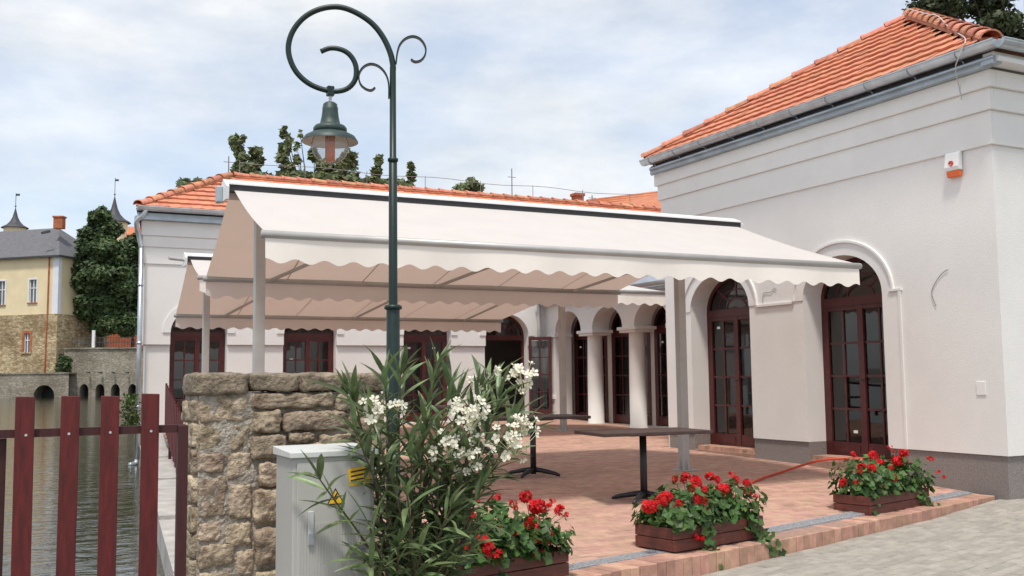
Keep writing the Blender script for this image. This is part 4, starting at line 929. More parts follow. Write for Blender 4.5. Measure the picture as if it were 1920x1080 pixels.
# ------------------------------------------------------------------ oleander
def leaf_mesh(name, mt, L_, W_, droop, seed):
    rnd_ = random.Random(seed); m_ = MB(); n_ = 6
    for i in range(n_+1):
        t_ = i/n_; w_ = W_*(math.sin(math.pi*min(1, t_*.97+.03)**.85))*.5+.0005; y_ = L_*t_; z_ = -droop*t_*t_*L_
        m_.v += [(-w_, y_, z_+w_*.45), (0, y_, z_), (w_, y_, z_+w_*.45)]
    for i in range(n_): k = 3*i; m_.f += [(k, k+1, k+4, k+3), (k+1, k+2, k+5, k+4)]
    return m_.mesh(name, mt, True)
OL = [leaf_mesh('leaf', 'oleander_leaf', l_, w_, d_, i) for i, (l_, w_, d_) in enumerate(((.24, .032, .12), (.21, .034, .3), (.26, .033, .22), (.18, .028, .05), (.23, .037, .5), (.15, .026, .1)))]
def petal_mesh(name, mt, r, n_=5, seed=0):
    m_ = MB(); rn = random.Random(seed)
    for k in range(n_):
        a = 2*math.pi*k/n_+rn.uniform(-.15, .15); up_ = rn.uniform(.1, .5)*r
        d = Vector((math.cos(a), math.sin(a), 0)); s = Vector((-d.y, d.x, 0)); tw = rn.uniform(-.25, .25)*r
        m_.add([d*r*.12, d*r*.55+s*r*.36+Vector((0, 0, up_*.5+tw)), d*r*.95+s*r*.22+Vector((0, 0, up_)), d*r+Vector((0, 0, up_*.85))-s*r*.05, d*r*.85-s*r*.32+Vector((0, 0, up_*.8)), d*r*.5-s*r*.33+Vector((0, 0, up_*.4-tw))], [(0, 1, 2, 3, 4, 5)])
    return m_.mesh(name, mt)
PW = [petal_mesh('blossom', 'petal_white', .027, 5, i) for i in range(4)]
ol = thing('oleander', (2.12, 5.52, -.16), 'tall oleander bush with white blossoms growing round the lamp post', 'shrub')
rng = random.Random(21)
TIPS = [((722, 660), 5.45), ((752, 665), 5.4), ((845, 690), 5.4), ((690, 740), 5.2), ((800, 770), 5.25), ((940, 715), 5.4), ((900, 735), 5.35), ((860, 700), 5.5), ((990, 770), 5.45), ((905, 810), 5.3), ((825, 800), 5.25), ((660, 700), 5.3), ((640, 690), 5.35), ((655, 760), 5.2), ((590, 868), 5.15), ((820, 655), 5.5), ((905, 690), 5.45), ((930, 670), 5.6), ((975, 735), 5.5), ((880, 820), 5.3), ((955, 795), 5.4), ((905, 890), 5.25), ((850, 930), 5.15), ((690, 960), 5.1), ((760, 900), 5.1), ((815, 860), 5.35), ((900, 960), 5.3), ((790, 1010), 5.05), ((680, 1030), 5.1), ((850, 1020), 5.2), ((770, 820), 5.3), ((745, 1000), 5.0), ((880, 1010), 5.3)]
TIPS = [((x, y+(30 if y < 800 else 18)), d) for (x, y), d in TIPS]
stems = MB(); leaves = []
for ti, (tp, dY) in enumerate(TIPS):
    T = ony(tp, dY); base = Vector((2.12+rng.uniform(-.10, .12), 5.52+rng.uniform(-.08, .08), -.15)); ln_ = (T-base).length
    bend = Vector(((T.x-base.x)*.25, (T.y-base.y)*.25, 0)); mid_ = base.lerp(T, .5)-bend*.6+Vector((rng.uniform(-.03, .03), rng.uniform(-.03, .03), 0))
    pts = smoothpath([base, mid_, T-(T-mid_)*.25+Vector((rng.uniform(-.01, .01), 0, .01)), T], 6); stems.tube(pts, [.010-.0075*i/(len(pts)-1) for i in range(len(pts))], 6)
    acc = 0; tot = sum((q-p).length for p, q in zip(pts, pts[1:])); nxt = max(.12, tot*.30) if tot > .7 else tot*.25; whorl = rng.uniform(0, 6)
    for p, q in zip(pts, pts[1:]):
        seg = (q-p).length; dirv = (q-p).normalized()
        while acc+seg > nxt:
            pos = p+(q-p)*((nxt-acc)/seg); fr_t = nxt/tot; k = rng.choice((2, 3, 3)) if fr_t < .9 else 4
            for w_ in range(k):
                a = whorl+w_*2*math.pi/k+rng.uniform(-.25, .25); x_ = dirv.cross(Vector((.3, .2, 1))).normalized(); y_ = dirv.cross(x_)
                out = x_*math.cos(a)+y_*math.sin(a); el = rng.uniform(.45, 1.05) if fr_t < .9 else rng.uniform(.9, 1.35)
                ld_ = (out*math.cos(el)+dirv*math.sin(el)).normalized(); leaves.append((pos, ld_, out, rng.uniform(.75, 1.12)*(1 if fr_t > .25 else .85)))
            whorl += .9; nxt += rng.uniform(.058, .095)
        acc += seg
stems.build('stem', 'oleander_stem', ol, smooth=True)
rng.shuffle(leaves); leaves.sort(key=lambda l: proj(l[0]+l[1]*.1)[2]); rest = MB()
for i, (pos, d, out, s_) in enumerate(leaves):
    zax = (Vector((0, 0, 1))-d*d.z); zax = zax.normalized() if zax.length > .05 else out; zax = (zax+Vector((rng.uniform(-.6, .6), rng.uniform(-.6, .6), rng.uniform(-.2, .2)))); zax = (zax-d*zax.dot(d)).normalized(); xax = d.cross(zax)
    mw = frame_mat(pos, xax*s_, d*s_, zax*s_); me = OL[rng.randrange(6)]
    if i < 300: inst('leaf', me, ol, mw)
    else: dupmesh(rest, me, mw)
print('oleander leaves', len(leaves))
if rest.v: rest.build('leaf_mass', 'oleander_leaf', ol, smooth=True, recalc=False)['kind'] = 'stuff'
CL = [((985, 712), 5.35, 38, 9), ((960, 695), 5.4, 18, 3), ((885, 772), 5.2, 38, 11), ((968, 822), 5.2, 42, 14), ((985, 800), 5.25, 25, 5), ((845, 838), 5.25, 36, 9), ((896, 850), 5.25, 30, 7), ((710, 770), 5.1, 24, 5), ((748, 757), 5.15, 16, 3), ((888, 718), 5.4, 16, 3), ((860, 765), 5.2, 14, 3), ((870, 880), 5.3, 14, 3), ((690, 755), 5.2, 12, 2), ((925, 700), 5.4, 12, 2)]
for (cp_, dY, rad, n_) in CL:
    c = ony(cp_, dY); rw = rad/1885*5.8; b = MB(); items = []
    for k in range(int(n_*1.7)):
        o_ = Vector((rng.gauss(0, .5), rng.gauss(0, .35), rng.gauss(0, .45))); o_ = o_/max(1, o_.length)*rw; q = c+o_
        b.tube([c-Vector((0, 0, rw*.8))+Vector((0, .02, 0)), q], .0016, 5); items.append(q)
    fc = b.build('flower_cluster', 'oleander_bud', ol)
    for q in items:
        d = (q-c+Vector((0, -.5, .25))*rw*1.5+Vector((rng.uniform(-.4, .4), rng.uniform(-.4, .2), rng.uniform(-.3, .5)))*rw).normalized(); x_ = d.cross(Vector((.1, .3, 1))).normalized(); s_ = rng.uniform(.8, 1.2)
        inst('blossom', PW[rng.randrange(4)], fc, frame_mat(q, x_*s_, d.cross(x_)*s_, d*s_))

# ------------------------------------------------------------------ geranium planters
def disc_leaf(name, mt, r, seed):
    m_ = MB(); rn = random.Random(seed); n_ = 9; m_.v.append((0, r*.35, 0))
    for k in range(n_):
        a = -math.pi/2+.5+(2*math.pi-1.0)*k/(n_-1); rr_ = r*(1+.12*math.cos(k*math.pi)); m_.v.append((rr_*math.cos(a), r*.5+rr_*math.sin(a), rn.uniform(.08, .28)*r))
    for k in range(1, n_): m_.f.append((0, k, k+1))
    return m_.mesh(name, mt)
GL = [disc_leaf('leaf', 'ger_leaf', r_, i) for i, r_ in enumerate((.036, .030, .040, .026))]
def head_mesh(name, R_, n_, seed):
    rn = random.Random(seed); m_ = MB()
    for k in range(n_):
        d = Vector((rn.gauss(0, 1), rn.gauss(0, 1), rn.gauss(.2, .9))).normalized(); q = d*R_*rn.uniform(.6, 1); x_ = d.cross(Vector((.2, .1, 1))).normalized(); y_ = d.cross(x_); r = R_*.55
        for p in range(5):
            a = 2*math.pi*p/5+rn.uniform(-.2, .2); e = x_*math.cos(a)+y_*math.sin(a); s = d.cross(e)
            m_.add([q, q+e*r*.55+s*r*.3+d*r*.15, q+e*r+d*r*rn.uniform(0, .4), q+e*r*.55-s*r*.3+d*r*.15], [(0, 1, 2, 3)])
    return m_.mesh(name, 'ger_petal')
GH = [head_mesh('flower_head', R_, n_, i) for i, (R_, n_) in enumerate(((.042, 26), (.034, 18), (.028, 13), (.05, 34)))]
def planter(c00_, dirang, Lx, Wy, z0, label, glabel, heads, seed, trail=(), H=.19, height=.34):
    """c00_: front left bottom corner (x, y); heads: pixel positions of flower heads"""
    rn = random.Random(seed); dx_ = Vector((math.cos(dirang), math.sin(dirang), 0)); dy_ = Vector((-dx_.y, dx_.x, 0)); Z = Vector((0, 0, 1)); O = Vector((c00_[0], c00_[1], z0))
    ctr = O+dx_*Lx/2+dy_*Wy/2; pt = thing('planter', ctr, label, 'planter', 'wooden flower boxes along the kerb'); t_ = .024
    for k in range(2):
        za, hb = .012+k*(H/2), H/2-.006
        for nm, o_, ex_, ey_ in (('board', O, dx_*Lx, dy_*t_), ('board', O+dy_*(Wy-t_), dx_*Lx, dy_*t_), ('board', O+dy_*(t_+.0015), dx_*t_, dy_*(Wy-2*t_-.003)), ('board', O+dx_*(Lx-t_)+dy_*(t_+.0015), dx_*t_, dy_*(Wy-2*t_-.003))):
            b = MB(); b.obox(o_+Z*za, ex_, ey_, Z*hb); b.build(nm, 'planter_wood', pt, bevel=.003)
    b = MB(); b.obox(O+dx_*.03+dy_*.03+Z*.0, dx_*(Lx-.06), dy_*(Wy-.06), Z*.011); b.build('base', 'black', pt)
    b = MB(); b.obox(O+dx_*(t_+.002)+dy_*(t_+.002)+Z*.02, dx_*(Lx-2*t_-.004), dy_*(Wy-2*t_-.004), Z*(H-.05)); b.build('soil', 'soil', pt)
    ge = thing('geranium', ctr+Z*(H-.03), glabel, 'plant', 'red geraniums in the flower boxes')
    lf = []
    for k in range(1050):
        u = rn.uniform(-.5, .5); v_ = rn.uniform(-.5, .5); env = math.sqrt(max(0, 1-(1.75*u)**4*.3-(1.7*v_)**2*.55)); zz_ = height*env*(rn.random()**.5)*(1+.18*math.sin(u*9+seed))
        p = ctr+dx_*u*(Lx*1.02)+dy_*v_*(Wy*1.25)+Z*(H-.02+zz_*rn.uniform(.25, 1))
        lf.append((p, (dx_*u*.7+dy_*v_*1.4+Z*rn.uniform(.1, .9)+Vector((rn.uniform(-.5, .5), rn.uniform(-.5, .5), 0))).normalized()))
    for tp_, n_ in trail:
        for k in range(n_):
            t2 = k/n_; q = Vector(tp_[0]).lerp(Vector(tp_[1]), t2)+Vector((rn.gauss(0, .035), rn.gauss(0, .03), rn.gauss(0, .03)-.06*t2)); lf.append((q, (Vector((rn.uniform(-.6, .6), -.8, rn.uniform(-.2, .7)))).normalized()))
    lf.sort(key=lambda q: proj(q[0])[2]-q[0].z*.6); rest = MB()
    for i, (p, nrm) in enumerate(lf):
        x_ = nrm.cross(Vector((rn.uniform(-1, 1), rn.uniform(-1, 1), .5))).normalized(); s_ = rn.uniform(.75, 1.25); mw = frame_mat(p, x_*s_, nrm.cross(x_)*s_, nrm*s_); me = GL[rn.randrange(4)]
        if i < 290: inst('leaf', me, ge, mw)
        else: dupmesh(rest, me, mw)
    rest.build('foliage', 'ger_leaf', ge, recalc=False)['kind'] = 'stuff'
    st = MB(); heads = list(heads)+[((hx_+rn.uniform(-16, 16), hy_+rn.uniform(-6, 14)), hs_*.62, dd_+rn.uniform(-.2, .2)) for (hx_, hy_), hs_, dd_ in rn.sample(heads, 9)]
    for (hpx, hs, dep_) in heads:
        vd_ = ctr+dy_*Wy*dep_; d = pray(hpx); nrm = dy_; tt = (vd_-CAM).dot(nrm)/d.dot(nrm); q = CAM+d*tt; s_ = hs*rn.uniform(1.05, 1.3)
        inst('flower_head', GH[rn.randrange(4)], ge, frame_mat(q, (s_, 0, 0), (0, s_, 0), (0, 0, s_)) @ Matrix.Rotation(rn.uniform(0, 6), 4, 'Z'))
        uu = max(-.4, min(.4, (q-ctr).dot(dx_)/Lx)); st.tube([ctr+dx_*uu*Lx+Z*(H-.04), (ctr+dx_*uu*Lx).lerp(q, .6)+Z*(.12), q], .003, 5)
    st.build('stem', 'ger_stem', ge)
    return pt
h2 = [((1216, 950), 1.0, -.35), ((1250, 932), .8, -.1), ((1240, 938), .8, -.2), ((1285, 896), .8, .2), ((1303, 906), 1.1, 0), ((1300, 913), .9, .1), ((1320, 920), .7, -.1), ((1274, 943), .7, -.4), ((1310, 940), 1.2, -.4), ((1320, 948), 1.0, -.5), ((1345, 900), .7, .3), ((1355, 918), 1.0, -.2), ((1372, 888), .9, .3), ((1380, 900), .7, .3), ((1393, 918), 1.0, -.1), ((1402, 921), .8, -.2), ((1306, 1007), .75, -.55), ((1330, 893), .7, .4), ((1400, 905), .6, .2), ((1265, 898), .6, .3)]
planter((4.872, 6.749), R(11.5), 1.14, .44, .006, 'dark red wooden flower box in the middle of the kerb', 'bushy red geranium trailing over the right end of the middle flower box', h2, 3, trail=(((Vector((5.75, 7.0, .30)), Vector((5.98, 6.83, -.02))), 60), ((Vector((5.25, 6.85, .22)), Vector((5.22, 6.70, -.06))), 26)))
h3 = [((1600, 852), .9, .1), ((1636, 856), 1.2, -.1), ((1630, 862), .9, 0), ((1668, 838), .8, .2), ((1682, 864), 1.0, -.2), ((1694, 850), .8, .1), ((1634, 880), 1.1, -.4), ((1640, 884), .9, -.3), ((1605, 903), .8, -.4), ((1615, 875), .7, -.2), ((1674, 896), .8, -.5), ((1746, 860), .8, 0), ((1759, 883), .75, -.1), ((1582, 898), .6, -.1), ((1655, 912), .5, -.5), ((1650, 868), .8, .1), ((1700, 868), .6, 0), ((1580, 905), .6, 0)]
planter((7.791, 7.475), R(12.8), 1.17, .42, .004, 'dark red wooden flower box at the right end near the pavilion', 'dense red geranium in the right flower box by the pavilion', h3, 5, trail=(((Vector((8.7, 7.75, .28)), Vector((8.88, 7.62, .02))), 40), ((Vector((7.85, 7.6, .2)), Vector((7.83, 7.45, .02))), 34)), height=.38)
h1 = [((912, 1030), 1.35, -.55), ((930, 1044), 1.2, -.6), ((900, 1020), 1.0, -.5), ((1000, 975), 1.2, -.3), ((990, 982), 1.0, -.3), ((1010, 990), 1.0, -.4), ((1023, 1008), .9, -.4), ((930, 935), .85, .1), ((962, 945), .8, .1), ((985, 932), .8, .2), ((1005, 950), 1.0, -.1), ((1025, 948), 1.1, -.1), ((1050, 958), .9, 0), ((1058, 1000), .75, -.1), ((1003, 1040), .85, -.55), ((938, 995), .8, -.4), ((872, 965), .9, -.1), ((885, 972), .8, -.2), ((870, 1030), .8, -.5), ((895, 940), .6, .2), ((960, 1000), .6, -.4), ((1036, 938), .8, .2), ((1020, 1012), .7, -.4)]
planter((2.68, 6.14), R(13), 1.02, .42, .006, 'dark red wooden flower box beside the oleander', 'red geranium in the left flower box beside the oleander', h1, 8, trail=(((Vector((3.1, 6.3, .22)), Vector((3.0, 6.18, .05))), 26),), height=.36)

# ------------------------------------------------------------------ trees
def leaf_cloud(b, clumps, n_total, size, rn, flat=.0):
    vol = [c[1][0]*c[1][1]*c[1][2] for c in clumps]; tot = sum(vol)
    for (c, r), v_ in zip(clumps, vol):
        for k in range(max(12, int(n_total*v_/tot))):
            d = Vector((rn.gauss(0, 1), rn.gauss(0, 1), rn.gauss(0, 1))).normalized()*(rn.random()**.45); p = Vector(c)+Vector((d.x*r[0], d.y*r[1], d.z*r[2]))
            n_ = (d+Vector((rn.gauss(0, .6), rn.gauss(0, .6), rn.gauss(.3, .6)))).normalized(); x_ = n_.cross(Vector((rn.uniform(-1, 1), rn.uniform(-1, 1), .3))).normalized(); y_ = n_.cross(x_); s_ = size*rn.uniform(.6, 1.3)
            b.add([p-y_*s_, p+x_*s_*.5, p+y_*s_, p-x_*s_*.5], [(0, 1, 2, 3)])
FRT = Vector((math.cos(YAW), -math.sin(YAW), 0)); FFW = Vector((math.sin(YAW), math.cos(YAW), 0))
def tree_px(name, label, cat, D, clumps, n_leaf, size, mt, trunk_px, base_z, seed, group=None, trunk_r=.2):
    """clumps: (px, py, rx_px, ry_px); trunk_px: x pixel of trunk"""
    rn = random.Random(seed); k = D/F_PX; base = atd((trunk_px, 700), D); base.z = base_z
    t_ = thing(name, base, label, cat, group); cl = []; tb = MB(); cs = [atd((a, c), D+rn.uniform(-1, 1)*rx*k*.5) for a, c, rx, ry in clumps]
    for (a, c, rx, ry), q in zip(clumps, cs): cl.append((q, (rx*k, rx*k, ry*k)))
    zlow = min(q.z for q in cs); fork = base+Vector((0, 0, max(1.0, (zlow-base_z)*.75))); tb.tube([base, base.lerp(fork, .5)+Vector((rn.uniform(-.1, .1), 0, 0)), fork], [trunk_r, trunk_r*.85, trunk_r*.7], 9)
    for q in (cs if len(cs) < 30 else cs[::4]): tb.tube([fork, fork.lerp(q, .55)+Vector((0, 0, -.1*(q-fork).length*.3)), q], [trunk_r*.3, trunk_r*.14, trunk_r*.04], 6)
    tb.build('trunk', 'bark', t_, smooth=True); b = MB(); leaf_cloud(b, cl, n_leaf, size, rn); b.build('crown', mt, t_, recalc=False)
    return t_
def shoots(x, y0, y1, wid, seed):
    rn = random.Random(seed); out = []; n_ = max(3, int((y0-y1)/12))
    for k in range(n_): t_ = k/(n_-1); out.append((x+rn.uniform(-.35, .35)*wid, y0+(y1-y0)*t_, wid*(1-.5*t_)*rn.uniform(.5, .8), rn.uniform(9, 14)))
    return out
tree_px('tree', 'leafy tree with two upright shoots behind the back roof, left of the lamp', 'tree', 34, shoots(452, 330, 262, 20, 1)+shoots(477, 335, 285, 34, 2)+[(470, 345, 30, 18), (440, 265, 9, 14)], 3600, .15, 'tree_leaf', 470, -.1, 31, 'trees behind the back building', .16)
tree_px('tree', 'leafy tree with the tallest shoots behind the back roof, beneath the lantern', 'tree', 34, shoots(537, 330, 248, 20, 3)+shoots(560, 300, 255, 12, 4)+shoots(600, 335, 290, 34, 5)+shoots(645, 340, 290, 32, 6)+shoots(668, 330, 290, 14, 7)+[(560, 340, 40, 18), (630, 345, 50, 20)], 6500, .15, 'tree_leaf', 590, -.1, 32, 'trees behind the back building', .2)
tree_px('tree', 'small leafy tree crown over the back roof just left of the lamp pole', 'tree', 34, shoots(702, 340, 302, 24, 8)+shoots(765, 350, 315, 22, 9)+[(735, 352, 36, 14)], 2200, .15, 'tree_leaf', 725, -.1, 33, 'trees behind the back building', .16)
tree_px('tree', 'lone small treetop over the back roof in the middle', 'tree', 38, [(885, 345, 12, 12), (868, 354, 20, 8), (895, 352, 12, 8)], 300, .15, 'tree_leaf', 880, -.1, 34, 'trees behind the back building', .16)
tree_px('tree', 'low treetop peeking over the left hip of the back roof', 'tree', 34, [(345, 345, 14, 10), (372, 342, 10, 8), (360, 356, 20, 10)], 420, .14, 'tree_leaf', 355, -.1, 35, 'trees behind the back building', .16)
rn = random.Random(4); cl = []
for k in range(90): cl.append((rn.uniform(1715, 2150), rn.uniform(-160, 110), rn.uniform(26, 50), rn.uniform(15, 30)))
tree_px('tree', 'large dark tree rising behind the pavilion roof at the top right', 'tree', 32, [c for c in cl if not (c[0] < 1760 and c[1] > 45)]+[(1712, 14, 22, 14), (1740, 25, 30, 16)], 22000, .12, 'pine_leaf', 1960, -.1, 36, None, .4)

# ------------------------------------------------------------------ far shore
DF = 115.0
def fp(px_, py_, D=DF): return atd((px_, py_), D)
def fbox(b, px0, px1, py0, py1, D, dep, zbot=None):
    A = fp(px0, py1, D); B_ = fp(px1, py1, D); T = fp(px0, py0, D); z0 = A.z if zbot is None else zbot; ex_ = (B_-A); ex_.z = 0
    b.obox((A.x, A.y, z0), ex_, FFW*dep, (0, 0, T.z-z0)); return b
bk = MB(); A = fp(-700, 745, DF+3); bk.obox((A.x, A.y, -1.2), FRT*160, FFW*120, (0, 0, 1.2)); bk.build('far_bank', 'ground')['kind'] = 'structure'
# retaining wall with small arches
rw = thing('retaining_wall', fp(190, 745), 'old stone retaining wall with a row of small arches across the pond', 'wall')
A = fp(118, 745); B_ = fp(330, 745); ux = (B_-A); ux.z = 0; Lr = ux.length; ux.normalize(); zt = fp(118, 655).z
kx = lambda p: (p-118)/(330-118)*Lr
archs = [(kx(p), 17*DF/F_PX, WATER_Z-.3, fp(p, 733).z, 13*DF/F_PX) for p in (128, 157, 187, 216, 248, 280)]
b = MB(); wall_open(b, (A.x, A.y, WATER_Z-.3), ux, -FFW, Lr, WATER_Z-.3, zt, archs, 1.5); b.build('face', 'far_retaining', rw)
b = MB(); b.obox((A.x, A.y, zt+.002)-FFW*.2 if False else Vector((A.x, A.y, zt+.002))-FFW*.15, ux*Lr, FFW*12, (0, 0, .18)); b.build('coping', 'far_retaining', rw)
b = MB()
for p in (165, 188, 212, 238): q = fp(p, 700); b.obox(q-FFW*.5, FRT*.25, FFW*.5, (0, 0, .15))
b.build('spout', 'turret', rw)
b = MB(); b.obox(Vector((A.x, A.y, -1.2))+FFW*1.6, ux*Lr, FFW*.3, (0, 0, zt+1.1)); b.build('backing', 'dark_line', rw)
lw = thing('quay_wall', fp(60, 745), 'low stone quay wall with one wide dark arch below the yellow house', 'wall')
A2_ = fp(-160, 745, DF-2); B2_ = fp(128, 745, DF-2); u2 = (B2_-A2_); u2.z = 0; L2 = u2.length; u2.normalize(); kx2 = lambda p: (p+160)/(288)*L2
b = MB(); wall_open(b, (A2_.x, A2_.y, WATER_Z-.3), u2, -FFW, L2, WATER_Z-.3, fp(0, 702, DF-2).z, [(kx2(82), 38*DF/F_PX, WATER_Z-.3, fp(80, 742).z, 20*DF/F_PX)], 2); b.build('face', 'far_retaining', lw)
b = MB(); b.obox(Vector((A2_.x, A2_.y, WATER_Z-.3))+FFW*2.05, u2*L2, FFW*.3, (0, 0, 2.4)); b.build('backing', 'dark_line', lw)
b = MB(); b.obox(Vector((A2_.x, A2_.y, fp(0, 702, DF-2).z+.003))-FFW*.1, u2*L2, FFW*4, (0, 0, .15)); b.build('coping', 'far_retaining', lw)
# railing on the retaining wall
rg = thing('far_railing', fp(190, 650, DF+1), 'dark thin railing on top of the stone retaining wall', 'railing')
b = MB(); A3 = Vector((A.x, A.y, zt+.18))+FFW*.6
for dz in (1.15, .62): b.bar(A3+ux*.6+Vector((0, 0, dz)), A3+ux*Lr+Vector((0, 0, dz)), .07)
b.build('rail', 'turret', rg)
b = MB()
for k in range(40): b.bar(A3+ux*(.6+k*.32), A3+ux*(.6+k*.32)+Vector((0, 0, 1.12)), .045)
b.build('baluster', 'turret', rg)['kind'] = 'stuff'
b = MB(); q = fp(172, 640, DF+.7); b.obox((q.x, q.y, zt+.18), FRT*.3, FFW*.25, (0, 0, 2.0)); b.build('pillar', 'white', rg)
# yellow house
yh = thing('yellow_house', fp(60, 700, DF+5), 'yellow two storey house on a rubble stone base across the pond', 'house')
HD = DF+4; th_ = R(16); hu = (FRT*math.cos(th_)-FFW*math.sin(th_)); hv = (FFW*math.cos(th_)+FRT*math.sin(th_)); cn_ = fp(104, 705, HD)
km = HD/F_PX; wl = 20.0; sl2 = 9.0; zb0 = -.3; zst = fp(104, 588, HD).z; zev = fp(104, 478, HD).z; zrd = fp(120, 420, HD+4).z
O_ = Vector((cn_.x, cn_.y, 0))-hu*wl
def hbox(b, u0, u1, v0, v1, z0, z1): b.obox(O_+hu*u0+hv*v0+Vector((0, 0, z0)), hu*(u1-u0), hv*(v1-v0), (0, 0, z1-z0))
# wall with real openings
win_px = [(60, 543, 16, 44), (1, 545, 16, 46)]
def u_of(px_): 
    d = pray((px_, 600)); n_ = hv; t_ = (O_-CAM).dot(n_)/d.dot(n_); return (CAM+d*t_-O_).dot(hu)
ops = [(u_of(x), w*km/math.cos(th_), fp(x, y+h/2, HD).z, fp(x, y-h/2, HD).z-.01, .01) for x, y, w, h in win_px]
ops += [(ops[0][0]-2*(ops[0][0]-ops[1][0]), *ops[0][1:])]
b = MB(); wall_open(b, (O_.x, O_.y, zst), hu, -hv, wl, zst, zev, ops, .35); b.quad(O_+hu*wl+Vector((0, 0, zst)), O_+hu*wl+hv*sl2+Vector((0, 0, zst)), O_+hu*wl+hv*sl2+Vector((0, 0, zev)), O_+hu*wl+Vector((0, 0, zev))); b.build('wall', 'yellow_plaster', yh)
ops2 = [(u_of(53), 13*km, fp(53, 660, HD).z, fp(53, 624, HD).z-.01, .01), (u_of(-8), 13*km, fp(0, 660, HD).z, fp(0, 624, HD).z-.01, .01)]
b = MB(); O2 = O_-hv*.12; wall_open(b, (O2.x, O2.y, zb0), hu, -hv, wl+.12, zb0, zst, ops2, .4); q = O2+hu*(wl+.12); b.quad(q+Vector((0, 0, zb0)), q+hv*sl2+Vector((0, 0, zb0)), q+hv*sl2+Vector((0, 0, zst)), q+Vector((0, 0, zst))); b.quad(O2+Vector((0, 0, zst)), q+Vector((0, 0, zst)), q+hv*.2+Vector((0, 0, zst)), O2+hv*.2+Vector((0, 0, zst))); b.build('stone_base', 'far_rubble', yh)
b = MB(); hbox(b, wl-.75, wl+.06, -.06, .0, zst, zev); hbox(b, wl+.0, wl+.06, 0, .5, zst, zev); b.build('corner_pilaster', 'pale_plaster', yh)
b = MB(); hbox(b, 0, wl+.1, -.1, -.0, zst-.12, zst+.05); b.build('string_course', 'far_stone_light', yh)
for (uc, w, z0, z1, _), mt_ in [(o, 'pale_plaster') for o in ops]+[(o, 'far_brick') for o in ops2]:
    off = 0 if mt_ == 'pale_plaster' else -.12
    b = MB(); s_ = .18 if mt_ == 'pale_plaster' else .32
    for a0_, a1_, c0_, c1_ in ((uc-w/2-s_, uc-w/2, z0, z1+s_), (uc+w/2, uc+w/2+s_, z0, z1+s_), (uc-w/2, uc+w/2, z1+.01, z1+s_)): hbox(b, a0_, a1_, off-.05, off-.002, c0_, c1_)
    wn_ = b.build('window', mt_, yh)
    b = MB(); hbox(b, uc-w/2-s_, uc+w/2+s_, off-.14, off-.002, z0-.14, z0); b.build('sill', 'far_brick' if mt_ == 'pale_plaster' else 'far_stone_light', wn_)
    b = MB(); hbox(b, uc-w/2, uc+w/2, off+.2, off+.22, z0, z1); b.build('pane', 'far_glass', wn_)
    b = MB(); hbox(b, uc-.06, uc+.06, off+.12, off+.19, z0, z1); hbox(b, uc-w/2, uc+w/2, off+.12, off+.185, z0+(z1-z0)*.62, z0+(z1-z0)*.62+.1)
    for e in (uc-w/2, uc+w/2-.09): hbox(b, e, e+.09, off+.12, off+.188, z0, z1)
    b.build('sash', 'white', wn_)
b = MB(); ov = .5; E0, E1, E2, E3 = [O_+hu*a+hv*c+Vector((0, 0, zev)) for a, c in ((-ov, -ov), (wl+ov, -ov), (wl+ov, sl2+ov), (-ov, sl2+ov))]; G0 = O_+hu*2+hv*sl2/2+Vector((0, 0, zrd)); G1 = O_+hu*(wl-4.0)+hv*sl2/2+Vector((0, 0, zrd))
b.add([E0, E1, E2, E3, G0, G1], [(0, 1, 5, 4), (1, 2, 5), (2, 3, 4, 5), (3, 0, 4), (0, 1, 2, 3)]); hr_ = b.build('roof', 'slate', yh)
b = MB(); 
for a, c in ((E0, E1), (E1, E2)): b.bar(a, c, .18, .2)
b.build('eave_gutter', 'turret', hr_)
q = fp(108, 428, HD+3.5); b = MB(); b.obox(q-FRT*.55, FRT*1.1, FFW*.9, (0, 0, 1.35)); b.obox(q-FRT*.65-FFW*.1+Vector((0, 0, 1.352)), FRT*1.3, FFW*1.1, (0, 0, .18)); b.build('chimney', 'far_brick', hr_)
q = fp(78, 437, HD+1.5); b = MB(); b.bar(q, q+FRT*1.0+Vector((0, 0, .22)), .3, .25); b.build('roof_hatch', 'turret', hr_)
b = MB(); b.tube([O_+hu*(wl-1.3)-hv*.1+Vector((0, 0, zev)), O_+hu*(wl-1.3)-hv*.16+Vector((0, 0, zst)), O_+hu*(wl-1.45)-hv*.24+Vector((0, 0, zb0+.5))], .09, 6); b.build('downpipe', 'far_brick', yh)
# turret roofs
def turret(px_, ptip, pbase, wpx, D, label):
    c = fp(px_, pbase, D); k = D/F_PX; h = (pbase-ptip)*k; r = wpx*k; t_ = thing('turret', (c.x, c.y, 0), label, 'turret')
    b = MB(); b.lathe([(r, 0), (r*.98, .12*k*10), (r*.62, h*.16), (r*.36, h*.34), (r*.2, h*.55), (r*.1, h*.8), (r*.03, h)], c, 16); b.build('roof', 'turret', t_, smooth=True)
    b = MB(); b.tube([(c.x, c.y, c.z+h*.95), (c.x, c.y, c.z+h*1.75)], .045, 6); b.lathe([(.001, h*1.05), (.16, h*1.1), (.001, h*1.16)], c, 8); b.obox(Vector((c.x, c.y, c.z+h*1.62)), FRT*.55, FFW*.03, (0, 0, .3)); b.build('finial', 'turret', t_)
    b = MB(); b.lathe([(r*.8, -12-c.z*0), (r*.8, 0)], c, 16); b.build('wall', 'yellow_plaster', t_)
turret(28, 390, 428, 24, HD+25, 'dark pointed turret roof with weather vane behind the slate roof')
turret(214, 369, 418, 30, HD+32, 'dark pointed turret roof with weather vane behind the dense tree')
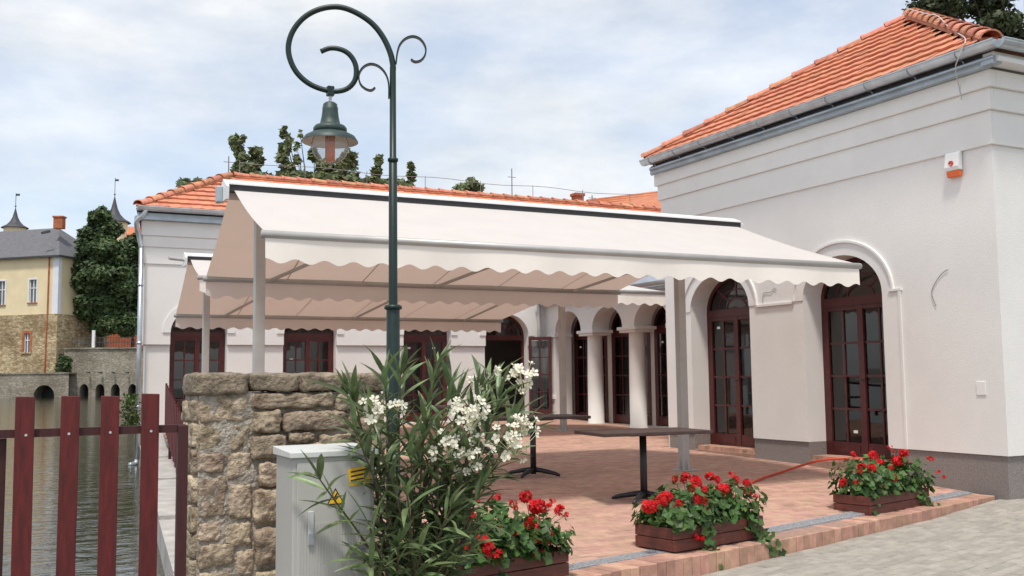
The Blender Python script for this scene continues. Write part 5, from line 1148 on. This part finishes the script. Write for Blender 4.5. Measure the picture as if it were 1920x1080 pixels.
# dense tree, bush
rn = random.Random(9); cl = []
prof = [(405, 192, 14), (420, 192, 26), (440, 194, 38), (465, 196, 48), (490, 195, 56), (515, 190, 64), (540, 186, 70), (565, 184, 70), (588, 190, 62), (608, 205, 50)]
for py_, pxc, hw_ in prof:
    n_ = max(3, int(hw_/7))
    cl.append((pxc, py_, hw_*.62, 20))
    for k in range(n_): cl.append((pxc+rn.uniform(-1, 1)*(hw_-9), py_+rn.uniform(-10, 10), rn.uniform(14, 22), rn.uniform(12, 18)))
tree_px('dense_tree', 'dense dark green conical tree beside the yellow house', 'tree', DF+8, cl, 42000, .32, 'far_leaf', 186, zt+.2, 41, None, .5)
tree_px('tree', 'dark tree squeezed between the dense conical tree and the white building', 'tree', DF+14, [(240, 470, 22, 26), (256, 450, 18, 16), (248, 510, 24, 30), (240, 560, 26, 34), (255, 600, 26, 28), (262, 540, 22, 30), (225, 600, 24, 22), (275, 480, 20, 24)], 9000, .34, 'far_leaf', 248, 0, 45, None, .3)
tree_px('bush', 'round dark bush hanging on the stone retaining wall', 'bush', DF-.8, [(118, 690, 14, 18), (122, 680, 12, 14), (116, 672, 8, 8)], 900, .24, 'far_leaf', 118, 1.0, 42, None, .1)
# houses behind the tree
dh = thing('red_roof_house', fp(245, 600, DF+22), 'dark red house with orange roof half hidden behind the dense tree', 'house')
b = MB(); fbox(b, 160, 300, 470, 640, DF+22, 6, 0); b.build('wall', 'far_brick', dh)
b = MB(); p = [fp(228, 470, DF+21), fp(300, 470, DF+21), fp(300, 425, DF+24), fp(240, 425, DF+24)]; b.prism(p, (0, 0, -.2)); b.build('roof', 'tile_far', dh)
dw = thing('garden_shed', fp(150, 620, DF+12), 'pale grey shed wall between the yellow house and the dense tree', 'shed')
b = MB(); fbox(b, 132, 168, 602, 650, DF+12, 4, zt); b.build('wall', 'pale_plaster', dw); b = MB(); fbox(b, 129, 171, 598, 602, DF+11.8, 4.4, fp(150, 602, DF+12).z); b.build('roof', 'slate', dw)
# plants by the water at the corner of the back building
rn = random.Random(12)
def weed(px_, py_, Y, n_, h, label):
    q = ony((px_, py_), Y); w_ = thing('water_weed', q, label, 'plant'); b = MB()
    for k in range(n_):
        p = q+Vector((rn.gauss(0, .09), rn.gauss(0, .09), rn.random()**1.2*h)); d = Vector((rn.gauss(0, 1), rn.gauss(0, 1), rn.gauss(.4, .6))).normalized(); x_ = d.cross(Vector((.2, .3, 1))).normalized(); s_ = rn.uniform(.03, .07)
        b.add([p-x_*s_*.4, p+d*s_*.8-x_*0, p+x_*s_*.4, p-d*s_*.8], [(0, 1, 2, 3)])
    b.build('foliage', 'weed', w_, recalc=False)
weed(245, 800, 20.5, 500, .62, 'green climbing plant on the pond edge beside the downpipe')
